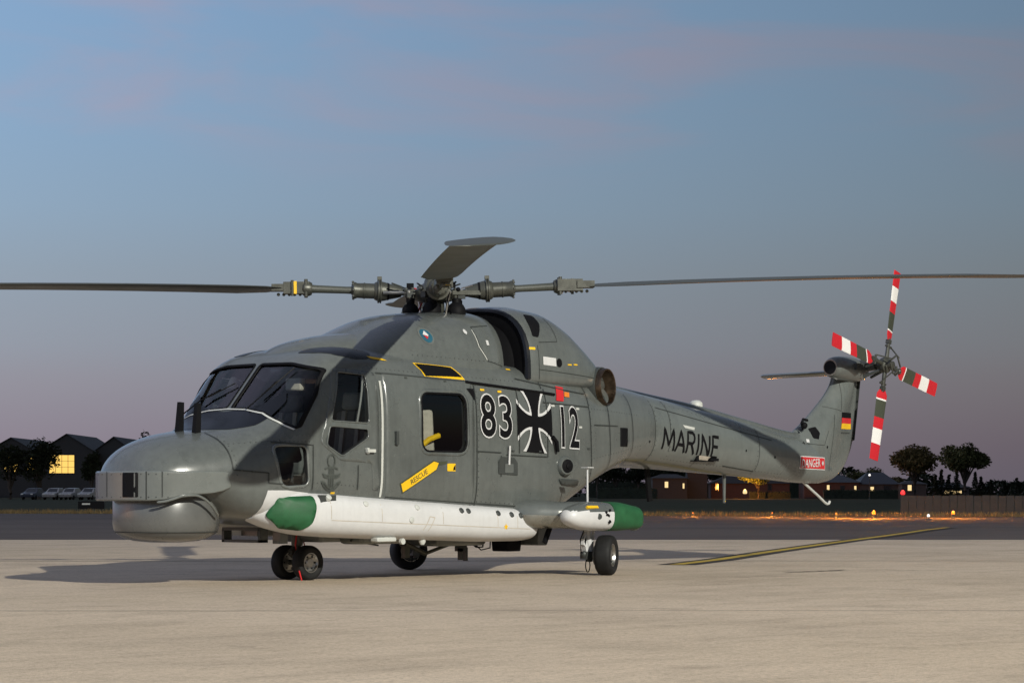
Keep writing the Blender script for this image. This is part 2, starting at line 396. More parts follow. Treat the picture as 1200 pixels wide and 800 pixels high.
q = np.linspace(0, 1, 60); xs_ = [p[0] for p in LN]; LNF = [(x, float(np.interp(-x, [-a for a in xs_], [p[1] for p in LN]))) for x in np.linspace(-4.4, -33.3, 60)]
strip('taxi_line_border', LNF, .46, .004, 'line_black')
strip('taxi_line', LNF, .17, .008, 'line_yellow')
def wob(a, b, n=24, amp=.03):
    a = Vector(a); b = Vector(b); t = (b - a).normalized(); nn = Vector((-t.y, t.x))
    return [tuple(a.lerp(b, i / n) + nn * random.uniform(-amp, amp)) for i in range(n + 1)]
strip('pavement_joint', wob(G(-20, 30.4)[:2], G(20, 30.9)[:2], 40, .012), .07, .004, 'joint')
strip('pavement_joint', wob(G(-20, 17.6)[:2], G(20, 17.9)[:2], 40, .01), .025, .004, 'joint')
strip('pavement_crack', wob((-2.86, 2.36), (-4.1, 2.3), 14, .012), .05, .005, 'line_black', .5)
strip('pavement_crack', wob((-3.2, 1.85), (-4.6, 3.3), 20, .015), .035, .005, 'line_black', .6)
strip('pavement_crack', wob((4.44, 6.27), (4.3, 6.63), 10, .01), .03, .005, 'joint', .6)

# ------------------------------------------------------------------ the helicopter (nose along +x, port side +y, all in metres on the ground)
H = tagg(empty('helicopter'), 'grey naval helicopter with white lower flanks and drooping four-blade rotor parked on concrete', 'helicopter')
FUS = [(4.125, .16, .94, .99, .86, 2, 2), (4.11, .26, .96, 1.09, .82, 2.1, 2.3), (4.05, .38, .96, 1.185, .80, 2.1, 2.4), (3.95, .475, .97, 1.265, .79, 2.1, 2.3), (3.8, .56, .98, 1.33, .785, 2.1, 2.3),
       (3.6, .635, .99, 1.38, .76, 2.2, 2.3), (3.4, .70, 1.0, 1.41, .69, 2.3, 2.7), (3.2, .755, 1.0, 1.445, .605, 2.5, 3.4), (3.0, .80, 1.0, 1.51, .565, 2.9, 3.6), (2.84, .83, 1.03, 1.61, .55, 3.4, 3.6),
       (2.7, .85, 1.06, 1.76, .54, 4, 3), (2.55, .866, 1.08, 1.93, .53, 4.6, 3), (2.42, .876, 1.1, 2.07, .525, 5, 3), (2.3, .883, 1.1, 2.15, .52, 5, 3), (2.1, .89, 1.1, 2.21, .51, 4.8, 3.2), (1.8, .898, 1.12, 2.24, .50, 4.4, 3.4),
       (1.0, .90, 1.15, 2.24, .46, 4.2, 3.6), (0, .90, 1.15, 2.21, .42, 4.2, 3.6), (-.6, .895, 1.15, 2.17, .42, 4.2, 3.6), (-1.0, .88, 1.18, 2.15, .52, 4, 3.4), (-1.4, .84, 1.22, 2.12, .70, 3.8, 3.2),
       (-1.8, .78, 1.3, 2.09, .88, 3.5, 3), (-2.2, .70, 1.4, 2.05, 1.01, 3.2, 2.8), (-2.6, .60, 1.48, 2.01, 1.09, 2.9, 2.6), (-3.05, .51, 1.51, 1.965, 1.125, 2.6, 2.5)]
FUS = [(a, b, c, d, e, f_, g) for a, b, c, d, e, f_, g in FUS]
fus = loft('fuselage', FUS, 'grey', H, 'fus')
v, f = loft_data(FUS, step=.05, k=20, inset=.045, x0=-.9, x1=2.95, zbi=.12)
void = mesh('cutter', v, f, 'lining', None, 30)
WS = rnd([(.035, 1.635), (.25, 1.625), (.50, 1.585), (.70, 1.50), (.822, 1.43), (.822, 1.75), (.775, 1.985), (.45, 2.045), (.035, 2.05)], .03)
WS_S = [(-a, b) for a, b in reversed(WS)]
DW1 = rnd([(2.20, 1.965), (1.86, 1.945), (1.86, 1.50), (2.335, 1.515)], .03)           # cockpit door, upper pane
DW2 = rnd([(2.35, 1.455), (1.87, 1.435), (1.87, 1.36), (2.20, 1.185), (2.39, 1.285)], .03)  # lower pane
CW = rrect(.50, 1.13, 1.245, 1.80, .09)
CH = rnd([(2.975, 1.26), (2.64, 1.265), (2.61, .915), (2.90, .90)], .06)
def cutsall():
    c = [void, prism('x', WS, 2.12, 3.02), prism('x', WS_S, 2.12, 3.02)]
    for p in (DW1, DW2, CW, CH): c.append(prism('y', p, -1.3, 1.3))
    return c
fus.data.materials.append(MATS['lining'])
boolean(fus, cutsall())
# glazing
patch('windscreen_pane', WS, 'x', ['fus'], -.012, 'glass', fus)
patch('windscreen_pane', WS_S, 'x', ['fus'], -.012, 'glass', fus)
for sgn in (1, -1):
    patch('chin_window', CH, 'y', ['fus'], -.012, 'glass', fus, sign=sgn)
def ring(poly, g):
    """the same outline grown by g"""
    out = []; m = len(poly); ar = sum(poly[i - 1][0] * poly[i][1] - poly[i][0] * poly[i - 1][1] for i in range(m)); s = 1 if ar > 0 else -1
    for i in range(m):
        a = Vector(poly[i - 1]); c = Vector(poly[(i + 1) % m]); t = (c - a).normalized(); out.append((poly[i][0] + t.y * g * s, poly[i][1] - t.x * g * s))
    return out
for wn in (WS, WS_S):
    patch('windscreen_seal', ring(wn, .016), 'x', ['fus'], .004, 'black', fus, holes=[ring(wn, -.004)], thick=.01)
strokes('windscreen_edge', [[(-.80, 1.435), (-.70, 1.485), (-.50, 1.568), (-.25, 1.608), (0, 1.618), (.25, 1.608), (.50, 1.568), (.70, 1.485), (.815, 1.418)]], .012, 'x', ['fus'], .009, 'pale_line', fus)
patch('chin_window_frame', ring(CH, .028), 'y', ['fus'], .006, 'grey_light', fus, holes=[CH], thick=.012)
# doors on both sides
CD = rnd([(2.27, 2.0), (1.725, 1.985), (1.715, .86), (1.80, .86), (1.82, 1.12), (2.22, 1.14), (2.47, 1.30)], .03)
SD = rnd([(1.63, 1.985), (.375, 1.945), (.385, .70), (1.63, .775)], .05)
for sgn in (1, -1):
    d_ = patch('cockpit_door', CD, 'y', ['fus'], .004, 'grey', H, holes=[DW1, DW2], sign=sgn, thick=.007)
    patch('window_pane', DW1, 'y', ['fus'], -.008, 'glass', d_, sign=sgn); patch('window_pane', DW2, 'y', ['fus'], -.008, 'glass', d_, sign=sgn)
    patch('window_frame', ring(DW1, .013), 'y', ['fus'], .009, 'grey', d_, holes=[DW1], sign=sgn, thick=.012)
    patch('window_frame', ring(DW2, .013), 'y', ['fus'], .009, 'grey', d_, holes=[DW2], sign=sgn, thick=.012)
    strokes('window_bar', [[(2.02, 1.50), (1.90, 1.94)]], .022, 'y', ['fus'], .013, 'grey_light', d_, sgn)
    hb = MB(); h0, n0 = cast('y', 1.86, 1.235, ['fus'], sgn); hb.box(h0 + n0 * .03, (.11, .03, .03)); hb.box(h0 + n0 * .012 + Vector((.03, 0, 0)), (.03, .03, .055)); hb.build('handle', 'pale_line', d_)
    d_ = patch('cabin_door', SD, 'y', ['fus'], .008, 'grey', H, holes=[CW], sign=sgn, thick=.02)
    patch('window_pane', CW, 'y', ['fus'], -.006, 'glass', d_, sign=sgn)
    patch('window_frame', ring(CW, .045), 'y', ['fus'], .013, 'grey', d_, holes=[ring(CW, .006)], sign=sgn, thick=.012)
    patch('window_seal', ring(CW, .012), 'y', ['fus'], .016, 'black', d_, holes=[ring(CW, -.006)], sign=sgn, thick=.012)
    hb = MB(); h0, n0 = cast('y', 1.50, 1.36, ['fus'], sgn); hb.box(h0 + n0 * .022, (.035, .03, .13)); hb.build('handle', 'grey_dark', d_)
    rl = MB()
    for xa, za in ((.38, 1.935),):
        pts = []
        for k in range(14):
            x = .45 - k * .105; h0, n0 = cast('y', x, 1.93 - (.45 - x) * .062, ['fus'], sgn); pts.append(h0 + n0 * .012)
        rl.tube(pts, .014, 6)
    rl.build('door_rail', 'black', H)
sub = [o for o in H.children if o.name.startswith('cabin_door')][0]
strokes('door_seal_strip', [[(1.675, 1.90), (1.68, 1.4), (1.69, .80)]], .028, 'y', ['fus'], .009, 'pale_line', fus)
# roof windows and the black anti-glare panel
for s in (1, -1):
    RW = rnd([(2.29, s * .36), (2.25, s * .55), (2.10, s * .69), (1.9, s * .745), (1.68, s * .73), (1.58, s * .64), (1.75, s * .48), (2.05, s * .38)], .05)
    patch('roof_window', RW, 'z', ['fus'], .004, 'black_gloss', fus, step=.035)
patch('anti_glare_panel', rnd([(2.86, -.02), (2.83, .25), (2.76, .45), (2.64, .60), (2.70, .66), (2.98, .54), (3.18, .38), (3.31, .20), (3.34, 0), (3.31, -.20), (3.18, -.38), (2.98, -.54), (2.70, -.66), (2.64, -.60), (2.76, -.45), (2.83, -.25)], .02), 'z', ['fus'], .003, 'black_gloss', fus)
# central roof fairing, gearbox cowl, engine nacelle
loft('roof_fairing', [(2.36, .10, 1.98, 2.06, 1.9, 2, 2), (2.27, .24, 2.0, 2.165, 1.9, 2.2, 2), (2.12, .34, 2.02, 2.25, 1.9, 2.3, 2), (1.9, .41, 2.02, 2.315, 1.95, 2.4, 2), (1.5, .47, 2.02, 2.385, 1.95, 2.4, 2), (1.0, .50, 2.02, 2.43, 1.95, 2.4, 2)], 'grey', H, 'hump')
COWL = [(1.72, .50, 2.0, 2.19, 1.9, 2.6, 2), (1.60, .60, 2.0, 2.255, 1.9, 2.6, 2), (1.35, .675, 2.0, 2.39, 1.9, 2.6, 2), (1.1, .71, 2.0, 2.50, 1.9, 2.6, 2), (.9, .73, 2.0, 2.575, 1.9, 2.6, 2), (.7, .74, 2.0, 2.62, 1.9, 2.7, 2), (.4, .745, 2.0, 2.655, 1.9, 2.7, 2), (0, .74, 2.0, 2.68, 1.9, 2.7, 2), (-.2, .71, 2.0, 2.69, 1.9, 2.7, 2), (-.34, .66, 2.0, 2.68, 1.9, 2.7, 2)]
loft('gearbox_cowl', COWL, 'grey', H, 'cowl')
loft('engine_intake', [(-.20, .60, 2.0, 2.62, 1.9, 2.7, 2), (-.45, .60, 2.0, 2.60, 1.9, 2.7, 2), (-.70, .64, 2.0, 2.62, 1.9, 2.7, 2)], 'black', H)
NAC = [(-.56, .77, 2.0, 2.70, 1.85, 3, 2), (-.64, .80, 2.0, 2.74, 1.85, 3, 2), (-.8, .81, 2.0, 2.765, 1.85, 3, 2), (-1.1, .80, 2.0, 2.75, 1.85, 2.9, 2), (-1.4, .775, 2.0, 2.655, 1.85, 2.7, 2), (-1.65, .735, 2.0, 2.51, 1.85, 2.5, 2), (-1.85, .685, 2.0, 2.36, 1.85, 2.4, 2),
       (-2.0, .62, 1.98, 2.235, 1.84, 2.3, 2), (-2.13, .54, 1.95, 2.12, 1.82, 2.2, 2), (-2.27, .42, 1.92, 2.03, 1.8, 2.2, 2), (-2.5, .25, 1.90, 1.97, 1.78, 2.2, 2)]
nac = loft('engine_nacelle', NAC, ['grey', 'black'], H, 'nac')
for p in nac.data.polygons:
    if abs(p.normal.x) > .9 and p.center.x > -.57: p.material_index = 1
lp = MB()
pts = [(-.575, y, z) for y, z in section(.775, 2.0, 2.715, 1.85, 3, 2, 14)[:29]]
lp.tube(pts, .035, 8); lp.build('intake_lip', 'black_gloss', nac)
patch('cooling_slot', rnd([(-.68, 2.44), (-.76, 2.43), (-.88, 2.58), (-.89, 2.665), (-.76, 2.675), (-.71, 2.60)], .02), 'y', ['nac'], .004, 'black', nac)
loft('nacelle_top_fairing', [(-2.25, .10, 2.0, 2.06, 1.9, 2.2, 2), (-2.05, .20, 2.1, 2.33, 2.0, 2.4, 2), (-1.98, .22, 2.2, 2.46, 2.0, 2.4, 2), (-1.93, .24, 2.25, 2.575, 2.0, 2.5, 2), (-1.6, .28, 2.3, 2.69, 2.1, 2.5, 2), (-1.2, .31, 2.4, 2.775, 2.2, 2.5, 2), (-1.0, .32, 2.5, 2.79, 2.3, 2.5, 2), (-.6, .30, 2.5, 2.76, 2.3, 2.5, 2)], 'grey', H)
for s in (1, -1):
    ex = MB(); a = R(104); ax = Vector((math.cos(a), s * math.sin(a), .03)); o = Vector((-1.84, s * .48, 1.955))
    ex.lathe(o, ax, [(0, .20), (.15, .20), (.27, .195), (.285, .19), (.28, .178), (.12, .165), (0, .13)], 32, False)
    ex.lathe(o + ax * .06, ax, [(0, .16), (.01, .03)], 24, True); e_ = ex.build('exhaust_pipe', 'exhaust', H)
    rm = MB(); rm.lathe(o + ax * .10, ax, [(0, .208), (.06, .216), (.12, .21), (.12, .20), (0, .20)], 32, False); rm.build('exhaust_shroud', 'grey_dark', e_)
# side fixtures
nz_ = loft('nose_dome_seam', [(3.415, .702, .96, 1.412, .65, 2.3, 2.6), (3.405, .706, .96, 1.416, .65, 2.3, 2.6), (3.395, .706, .96, 1.416, .65, 2.3, 2.6)], 'grey_dark', fus, step=.01) if False else None
pl = [(4.105, -.37, .765), (4.15, -.26, .765), (4.165, 0, .765), (4.15, .22, .765), (4.09, .36, .765), (4.0, .452, .77), (3.93, .497, .79), (3.85, .543, .815), (3.76, .583, .822), (3.67, .614, .825), (3.58, .645, .83), (3.50, .672, .85), (3.42, .692, .88), (3.38, .66, .90)]
pl = pl + [(x, -y, z) for x, y, z in pl[::-1] if y > .37]; pl = pl[::-1]; n_ = len(pl)
bx = mesh('nose_equipment_bay', [(x, y, z) for x, y, z in pl] + [(x, y, 1.035) for x, y, z in pl], [tuple(range(n_ - 1, -1, -1)), tuple(range(n_, 2 * n_))] + [(i, (i + 1) % n_, (i + 1) % n_ + n_, i + n_) for i in range(n_)], 'grey_light', H, 50)
bevel(bx, .016, 3); BVH['bay'] = BVHTree.FromPolygons([v_.co for v_ in bx.data.vertices], [tuple(p.vertices) for p in bx.data.polygons])
patch('sensor_window', rnd([(.075, .80), (.255, .80), (.255, 1.02), (.075, 1.02)], .012), 'x', ['bay'], .004, 'black', bx, thick=.008)
sk = strokes('panel_seam', [[(.33, .78), (.33, 1.03)], [(-.33, .78), (-.33, 1.03)]], .01, 'x', ['bay'], .003, 'seam', bx)
rd = MB(); rd.lathe((3.585, 0, 0), (0, 0, 1), [(.385, .02), (.388, .16), (.40, .29), (.425, .385), (.46, .445), (.50, .475), (.56, .487), (.62, .487), (.82, .484), (.86, .46)], 56)
rdm = rd.build('radar_dome', 'radome', H, 50)
lp = MB(); lk = [(4.05, .41, .755), (4.0, .452, .762), (3.93, .497, .785), (3.85, .543, .812), (3.75, .578, .818), (3.66, .59, .79), (3.58, .583, .745), (3.50, .56, .69), (3.44, .53, .645), (3.40, .50, .625)]
tt = np.linspace(0, len(lk) - 1, 40); pts = [tuple(float(pchip(range(len(lk)), [k_[c] for k_ in lk], np.array([q_]))[0]) for c in range(3)) for q_ in tt]
lp.tube(pts, [.005] + [.012] * 38 + [.005], 8); lp.build('radome_fairing_lip', 'grey_light', H)
rs_ = MB(); rs_.lathe((3.585, 0, 0), (0, 0, 1), [(.478, .4655), (.478, .4685), (.484, .4715), (.484, .4685)], 56, False); rs_.build('radome_seam', 'seam', rdm)
strokes('panel_seam', [[(.44, .80), (.44, 1.03)], [(-.15, .80), (-.15, 1.03)]], .008, 'x', ['bay'], .003, 'seam', bx)
sm_ = MB()
for y_ in (-.30, -.22, -.08, .05, .28, .35, .40, .47):
    for z_ in (.80, 1.005):
        h0, n0 = cast('x', y_, z_, ['bay']); sm_.lathe(h0 - n0 * .001, n0, [(0, .008), (.003, .006)], 8)
tagg(sm_.build('bay_screws', 'grey_dark', bx), kind='stuff')
# pitot masts and wiper
for y in (0.0, .235):
    pm = MB(); h0, n0 = cast('z', 3.42, y, ['fus'])
    pm.box(h0 + Vector((0, 0, .12)), (.065, .055, .29), Matrix.Rotation(R(-4), 3, 'Y'), .75); pm.build('blade_antenna', 'black', H)
for s, (a, b, c) in ((1, ((.30, 1.60), (.36, 1.70), (.45, 1.86))), (-1, ((-.62, 1.57), (-.45, 1.70), (-.25, 1.80)))):
    wm = MB(); P = []
    for y, z in (a, b, c):
        h0, n0 = cast('x', y, z, ['fus']); P.append(h0 + n0 * .03)
    wm.tube(P, .007, 6); wp = wm.build('wiper', 'black', H)
    wb = MB(); t_ = Vector((0, .12, .17)) if s > 0 else Vector((0, .16, .08)); P = []
    for k in (-1, -.5, 0, .5, 1):
        h0, n0 = cast('x', c[0] + t_.y * k * .8, min(2.03, c[1] + t_.z * k * .8), ['fus']); P.append(h0 + n0 * .018)
    wb.tube(P, .006, 5); wb.build('wiper_blade', 'rubber', wp)
# white flotation fairings, both sides; the canvas end covers
for s in (1, -1):
    FL = [(3.06, .15, .715, .84, .60, 3, 2.8, s * .50), (2.97, .19, .705, .857, .55, 3, 2.8, s * .56), (2.88, .21, .69, .86, .51, 3, 2.7, s * .61), (2.75, .225, .675, .858, .475, 3, 2.6, s * .655), (2.6, .24, .655, .852, .448, 3, 2.6, s * .69), (1.8, .26, .60, .808, .405, 3, 2.6, s * .71),
          (.8, .26, .56, .752, .375, 3, 2.6, s * .71), (0, .26, .53, .705, .35, 3, 2.6, s * .71), (-.40, .255, .52, .682, .35, 3, 2.6, s * .71), (-.52, .25, .515, .672, .36, 3, 2.6, s * .71)]
    fl = loft('flotation_fairing', FL, 'white', H, 'fl%d' % s, step=.05)
    K = ['fl%d' % s]
    patch('hull_paint', [(3.055, .862), (3.075, .77), (3.075, .63), (3.0, .60), (2.7, .58), (2.6, .84), (2.85, .862)], 'y', ['fus'], .004, 'white', fl, sign=s, step=.04)
    patch('canvas_cover', rnd([(2.94, .795), (2.60, .803), (2.585, .70), (2.62, .56), (2.70, .50), (2.88, .525), (3.01, .635)], .03), 'y', K + ['fus'], .016, 'green', fl, sign=s, thick=.02)
    strokes('fairing_seam', [[(x, .50 + .04 * x), (x, .66 + .04 * x)] for x in (2.4, 1.75, .9, .1, -.2)] + [[(2.4, .585), (1.0, .53), (-.4, .475)]], .007, 'y', K, .002, 'canvas', fl, s)
    for x, z in ((1.95, .755), (1.25, .718), (.62, .685), (.52, .68), (.08, .655), (-.12, .64), (-.26, .63), (1.35, .60)):
        h0, n0 = cast('y', x, z - .02, K, s); kk = MB(); kk.lathe(h0 - n0 * .01, n0, [(0, .03), (.018, .03), (.024, .02), (.024, .005)], 14); kk.build('fastener', 'pale_line' if x > .7 else 'grey_dark', fl)
    h0, n0 = cast('y', 2.42, .785, K, s); kk = MB(); kk.box(h0 - n0 * .005, (.20, .04, .075)); kk.build('step_recess', 'grey_dark', fl)
    kk = MB(); kk.lathe(h0 + n0 * .0, n0, [(0, .035), (.03, .032), (.035, .015)], 14); kk.build('filler_cap', 'pale_line', fl)
    strokes('step_bar', [[(1.02, .60), (1.10, .47)], [(1.09, .61), (1.17, .48)], [(1.02, .60), (1.09, .61)]], .008, 'y', K, .003, 'canvas', fl, s)
    patch('warning_star', [(-.02 + .035 * math.cos(R(18 + 36 * k)) * (1 if k % 2 == 0 else .45), .50 + .035 * math.sin(R(18 + 36 * k)) * (1 if k % 2 == 0 else .45)) for k in range(10)], 'y', K, .003, 'yellow', fl, sign=s)
    # dark gap above the fairing
    # undercarriage sponson: stub arm, pod and canvas-covered tail
    sp = empty('undercarriage_sponson', (-1.0, s * 1.3, .6), 0, H)
    inv = Vector((-1.0, s * 1.3, .6))
    am = MB(); pts = []; M_ = 24
    st = [(.80, -.42, .62, .30, .15), (.95, -.45, .62, .30, .145), (1.10, -.55, .615, .27, .135), (1.22, -.68, .61, .27, .14), (1.36, -.78, .60, .24, .15)]
    vv = []
    for y, xc, zc, rx, rz in st:
        for k in range(M_):
            a = 2 * math.pi * k / M_; c_, s_ = math.cos(a), math.sin(a)
            vv.append(Vector((xc - .12 + rx * (abs(c_) ** .8) * (1 if c_ > 0 else -1), s * y, zc + rz * (abs(s_) ** .8) * (1 if s_ > 0 else -1))) - inv)
    ff = [(i * M_ + k, i * M_ + (k + 1) % M_, (i + 1) * M_ + (k + 1) % M_, (i + 1) * M_ + k) for i in range(len(st) - 1) for k in range(M_)] + [tuple(range(M_)), tuple((len(st) - 1) * M_ + k for k in range(M_))]
    ao = mesh('stub_arm', vv, ff if s < 0 else [tuple(reversed(t)) for t in ff], ['silver_arm', 'grey'], sp, 50)
    for p in ao.data.polygons:
        if p.center.z > .035: p.material_index = 1
    PD = [(-.42, .04, .60, .63, .57, 2.2, 2.2), (-.46, .09, .60, .675, .535, 2.2, 2.2), (-.56, .125, .60, .715, .49, 2.2, 2.2), (-.72, .145, .60, .74, .465, 2.3, 2.3), (-.95, .15, .60, .745, .455, 2.4, 2.4), (-1.06, .15, .60, .742, .455, 2.5, 2.4)]
    v, f = loft_data([(a - inv.x, b, c - inv.z, d - inv.z, e - inv.z, g, h, s * 1.39 - inv.y) for a, b, c, d, e, g, h in PD], step=.03, k=10)
    po = mesh('pod', v, f, ['white', 'grey'], sp, 50)
    for p in po.data.polygons:
        if p.center.z > .055: p.material_index = 1
    v, f = loft_data([(a - inv.x, b, c - inv.z, d - inv.z, e - inv.z, g, h, s * 1.39 - inv.y) for a, b, c, d, e, g, h in [(-1.04, .155, .60, .75, .45, 2.6, 2.5), (-1.2, .155, .595, .745, .45, 2.8, 2.7), (-1.4, .15, .58, .715, .46, 3, 3), (-1.51, .145, .57, .695, .465, 3.2, 3.2), (-1.535, .13, .57, .68, .475, 3.2, 3.2)]], step=.03, k=10)
    mesh('canvas_cover', v, f, 'green', sp, 50)
    hm = MB(); hm.lathe(Vector((-1.525, s * 1.39, .575)) - inv, (-1, 0, 0), [(0, .128), (.012, .126), (.012, .118)], 24); hm.build('cover_hem', 'pale_line', sp)
    wa = MB(); wa.rod(Vector((-.86, s * 1.33, .72)) - inv, Vector((-.86, s * 1.33, 1.09)) - inv, .011, .009, 8); wa.box(Vector((-.86, s * 1.33, 1.095)) - inv, (.09, .09, .008)); wa.build('whip_antenna', 'white', sp)
    mk = MB(); mk.lathe(Vector((-.80, s * 1.53, .60)) - inv, (.3, s, .1), [(0, .032), (.012, .03), (.014, .01)], 16); mk.build('lamp_lens', 'grey_dark', sp)
    ym = MB(); ym.box(Vector((-.72, s * 1.505, .69)) - inv, (.17, .03, .03), Matrix.Rotation(R(38 * s), 3, 'X')); ym.build('stencil_plate', 'yellow', sp)
    fm = MB()
    for k in range(6): fm.box(Vector((-.93 + random.uniform(-.04, .04), s * 1.543, .60 + random.uniform(-.07, .09))) - inv, (.012 + .012 * random.random(), .012, .015 + .02 * random.random()), Matrix.Rotation(random.random() * 3, 3, 'Y'))
    tagg(fm.build('painted_emblem', ['black'], sp), kind='stuff')
    ab = MB(); ab.box(Vector((-.60, s * 1.02, .42)) - inv, (.05, .03, .20), Matrix.Rotation(R(-28), 3, 'Y')); ab.build('belly_antenna', 'black', sp)

# ------------------------------------------------------------------ wheels and legs
def wheel(name, c, ax, r, wd, parent, tyre_in=.55, face='steel'):
    e = empty(name, c, 0, parent); ax = Vector(ax).normalized(); h = wd / 2
    t = MB(); t.lathe((0, 0, 0), ax, [(-h * .75, r * tyre_in), (-h * .95, r * .72), (-h, r * .84), (-h * .82, r * .955), (-h * .5, r * .995), (0, r), (h * .5, r * .995), (h * .82, r * .955), (h, r * .84), (h * .95, r * .72), (h * .75, r * tyre_in)], 40, False); t.build('tyre', 'rubber', e, 60)
    m_ = MB(); m_.lathe((0, 0, 0), ax, [(-h * .72, r * .10), (-h * .6, r * .30), (-h * .55, r * .46), (-h * .8, r * .52), (-h * .8, r * (tyre_in + .02)), (h * .8, r * (tyre_in + .02)), (h * .8, r * .52), (h * .5, r * .46), (h * .42, r * .30), (h * .62, r * .24), (h * .62, r * .08)], 28); m_.build('rim', face, e)
    b_ = MB(); q_ = ax.to_track_quat('Z', 'Y')
    for k in range(6):
        a = k * math.pi / 3
        for sd in (-1, 1): b_.lathe(q_ @ Vector((r * .38 * math.cos(a), r * .38 * math.sin(a), sd * h * .45)), ax * sd, [(0, r * .06), (h * .14, r * .06), (h * .18, r * .03)], 8)
    tagg(b_.build('wheel_bolts', 'grey_dark', e), kind='stuff')
    return e
ng = empty('nose_gear', (1.93, 0, 0), 0, H)
for s in (1, -1): wheel('nose_wheel', (0, s * .145, .168), (0, s, 0), .168, .125, ng)
g_ = MB(); g_.rod((0, 0, .16), (0, 0, .50), .04, .045, 14); g_.rod((0, -.14, .168), (0, .14, .168), .025, None, 12); g_.lathe((0, 0, .33), (0, 0, 1), [(0, .055), (.10, .06), (.17, .06)], 16); g_.box((.05, 0, .30), (.10, .05, .03), Matrix.Rotation(R(35), 3, 'Y')); g_.box((.05, 0, .23), (.10, .05, .03), Matrix.Rotation(R(-35), 3, 'Y'))
g_.build('nose_leg', 'titan', ng)
g_ = MB(); g_.tube([(.03, .03, .46), (.07, .05, .34), (.05, .05, .22), (.02, .06, .18)], .008, 6); g_.tube([(-.03, .03, .46), (-.06, .05, .30), (-.03, .06, .20)], .007, 6); g_.build('brake_hose', 'red', ng)
fb = MB(); fb.box((.16, .212, .05), (.012, .006, .10), Matrix.Rotation(R(20), 3, 'Y')); fb.build('warning_ribbon', 'red', ng)
for s in (1, -1):
    mg = empty('main_gear', (-1.09, s * 1.39, 0), 0, H); a = R(115)
    ax = Vector((math.cos(a), s * math.sin(a), 0)); tx = Vector((math.sin(a), -s * math.cos(a), 0))
    wheel('main_wheel', (0, 0, .205), ax, .205, .175, mg)
    g_ = MB(); t0 = Vector((.05, -s * .17, 0)); g_.rod(t0 + Vector((.0, 0, .205)), t0 + Vector((.07, .0, .55)), .032, .04, 14); g_.rod((0, 0, .205), t0 + Vector((0, 0, .205)), .028, None, 12)
    g_.rod(t0 + Vector((-.02, 0, .24)), t0 + Vector((-.06, 0, .52)), .014, None, 8); g_.box(t0 + Vector((.03, 0, .50)), (.16, .10, .10)); g_.box(t0 + Vector((.09, 0, .30)), (.04, .05, .16), Matrix.Rotation(R(18), 3, 'Y')); g_.box(t0 + Vector((.10, 0, .37)), (.03, .05, .14), Matrix.Rotation(R(-24), 3, 'Y'))
    g_.build('main_leg', 'white', mg)
    g_ = MB(); g_.box(t0 + Vector((.06, 0, .20)), (.10, .09, .08)); g_.ball(t0 + Vector((.10, 0, .215)), .035, 10); g_.lathe(Vector((0, 0, .205)) - ax * .12, ax, [(0, .10), (.05, .11)], 24); g_.box(t0 + Vector((.02, 0, .16)), (.05, .05, .05)); 0
    bo = g_.build('brake_caliper', 'grey_dark', mg)
    g_ = MB(); g_.tube([t0 + Vector((.10, 0, .46)), t0 + Vector((.16, 0, .36)), t0 + Vector((.15, 0, .24)), t0 + Vector((.08, .01, .20))], .007, 6)
    g_.tube([t0 + Vector((.04 + .035 * math.cos(R(k * 30)), 0, .10 + .07 * math.sin(R(k * 30)))) for k in range(13)], .006, 6); g_.build('brake_hose', 'black', mg)
    g_ = MB(); g_.lathe((0, 0, .205) if False else Vector((0, 0, .205)) - ax * .088, -ax, [(0, .095), (.02, .10), (.03, .06), (.05, .05), (.05, .01)], 20); g_.build('brake_disc', 'titan', mg)

# ------------------------------------------------------------------ belly fittings
bm_ = MB(); bm_.box((1.55, .05, .435), (.75, .55, .14), None, 1.15); bevel(bm_.build('belly_fairing', 'grey', H), .03)
bm_ = MB(); bm_.box((1.38, .46, .395), (.55, .30, .10), None, 1.2); bevel(bm_.build('belly_pod', 'grey', H), .03)
bm_ = MB(); bm_.box((2.66, .05, .50), (.10, .52, .03)); bm_.box((2.66, .30, .435), (.10, .03, .12)); bm_.box((2.66, -.20, .435), (.10, .03, .12)); bm_.box((2.66, .05, .385), (.10, .53, .025)); bm_.build('tow_bracket', 'grey_dark', H)
bm_ = MB(); bm_.box((2.42, .28, .44), (.10, .10, .16)); bm_.box((2.40, .02, .46), (.35, .22, .05)); bm_.build('belly_bracket', 'grey', H)
bm_ = MB(); bm_.box((1.62, .86, .395), (.26, .10, .045)); bevel(bm_.build('belly_light', 'pale_line', H), .012)
bm_ = MB(); bm_.lathe((1.02, .80, .335), (0, 0, 1), [(0, .02), (.03, .035), (.09, .03)], 12); bm_.lathe((1.40, .88, .375), (0, 1, 0), [(0, .03), (.03, .03)], 12); bm_.build('tie_down_ring', 'pale_line', H)
bm_ = MB(); bm_.rod((1.7, .5, .38), (.3, -.5, .30), .008); bm_.build('belly_cable', 'black', H)
bm_ = MB(); bm_.box((-.05, .1, .36), (.7, .5, .12), None, 1.15); bevel(bm_.build('hook_fairing', 'grey', H), .03)
hk = empty('cargo_hook', (-.25, .15, .30), 0, H)
bm_ = MB(); bm_.box((0, 0, .0), (.10, .08, .12)); bm_.box((.03, .02, -.09), (.04, .04, .12)); bm_.box((-.07, .0, -.09), (.03, .04, .14)); bm_.build('hook_body', 'grey_dark', hk)
bm_ = MB(); bm_.tube([(-.10, 0, .06), (-.18, .05, -.02), (-.28, .05, -.02), (-.32, .03, .07)], .009, 6); bm_.tube([(-.12, .02, .06), (-.22, .08, -.05), (-.36, .08, -.03), (-.40, .05, .07)], .007, 6); bm_.build('hook_cable', 'black', hk)
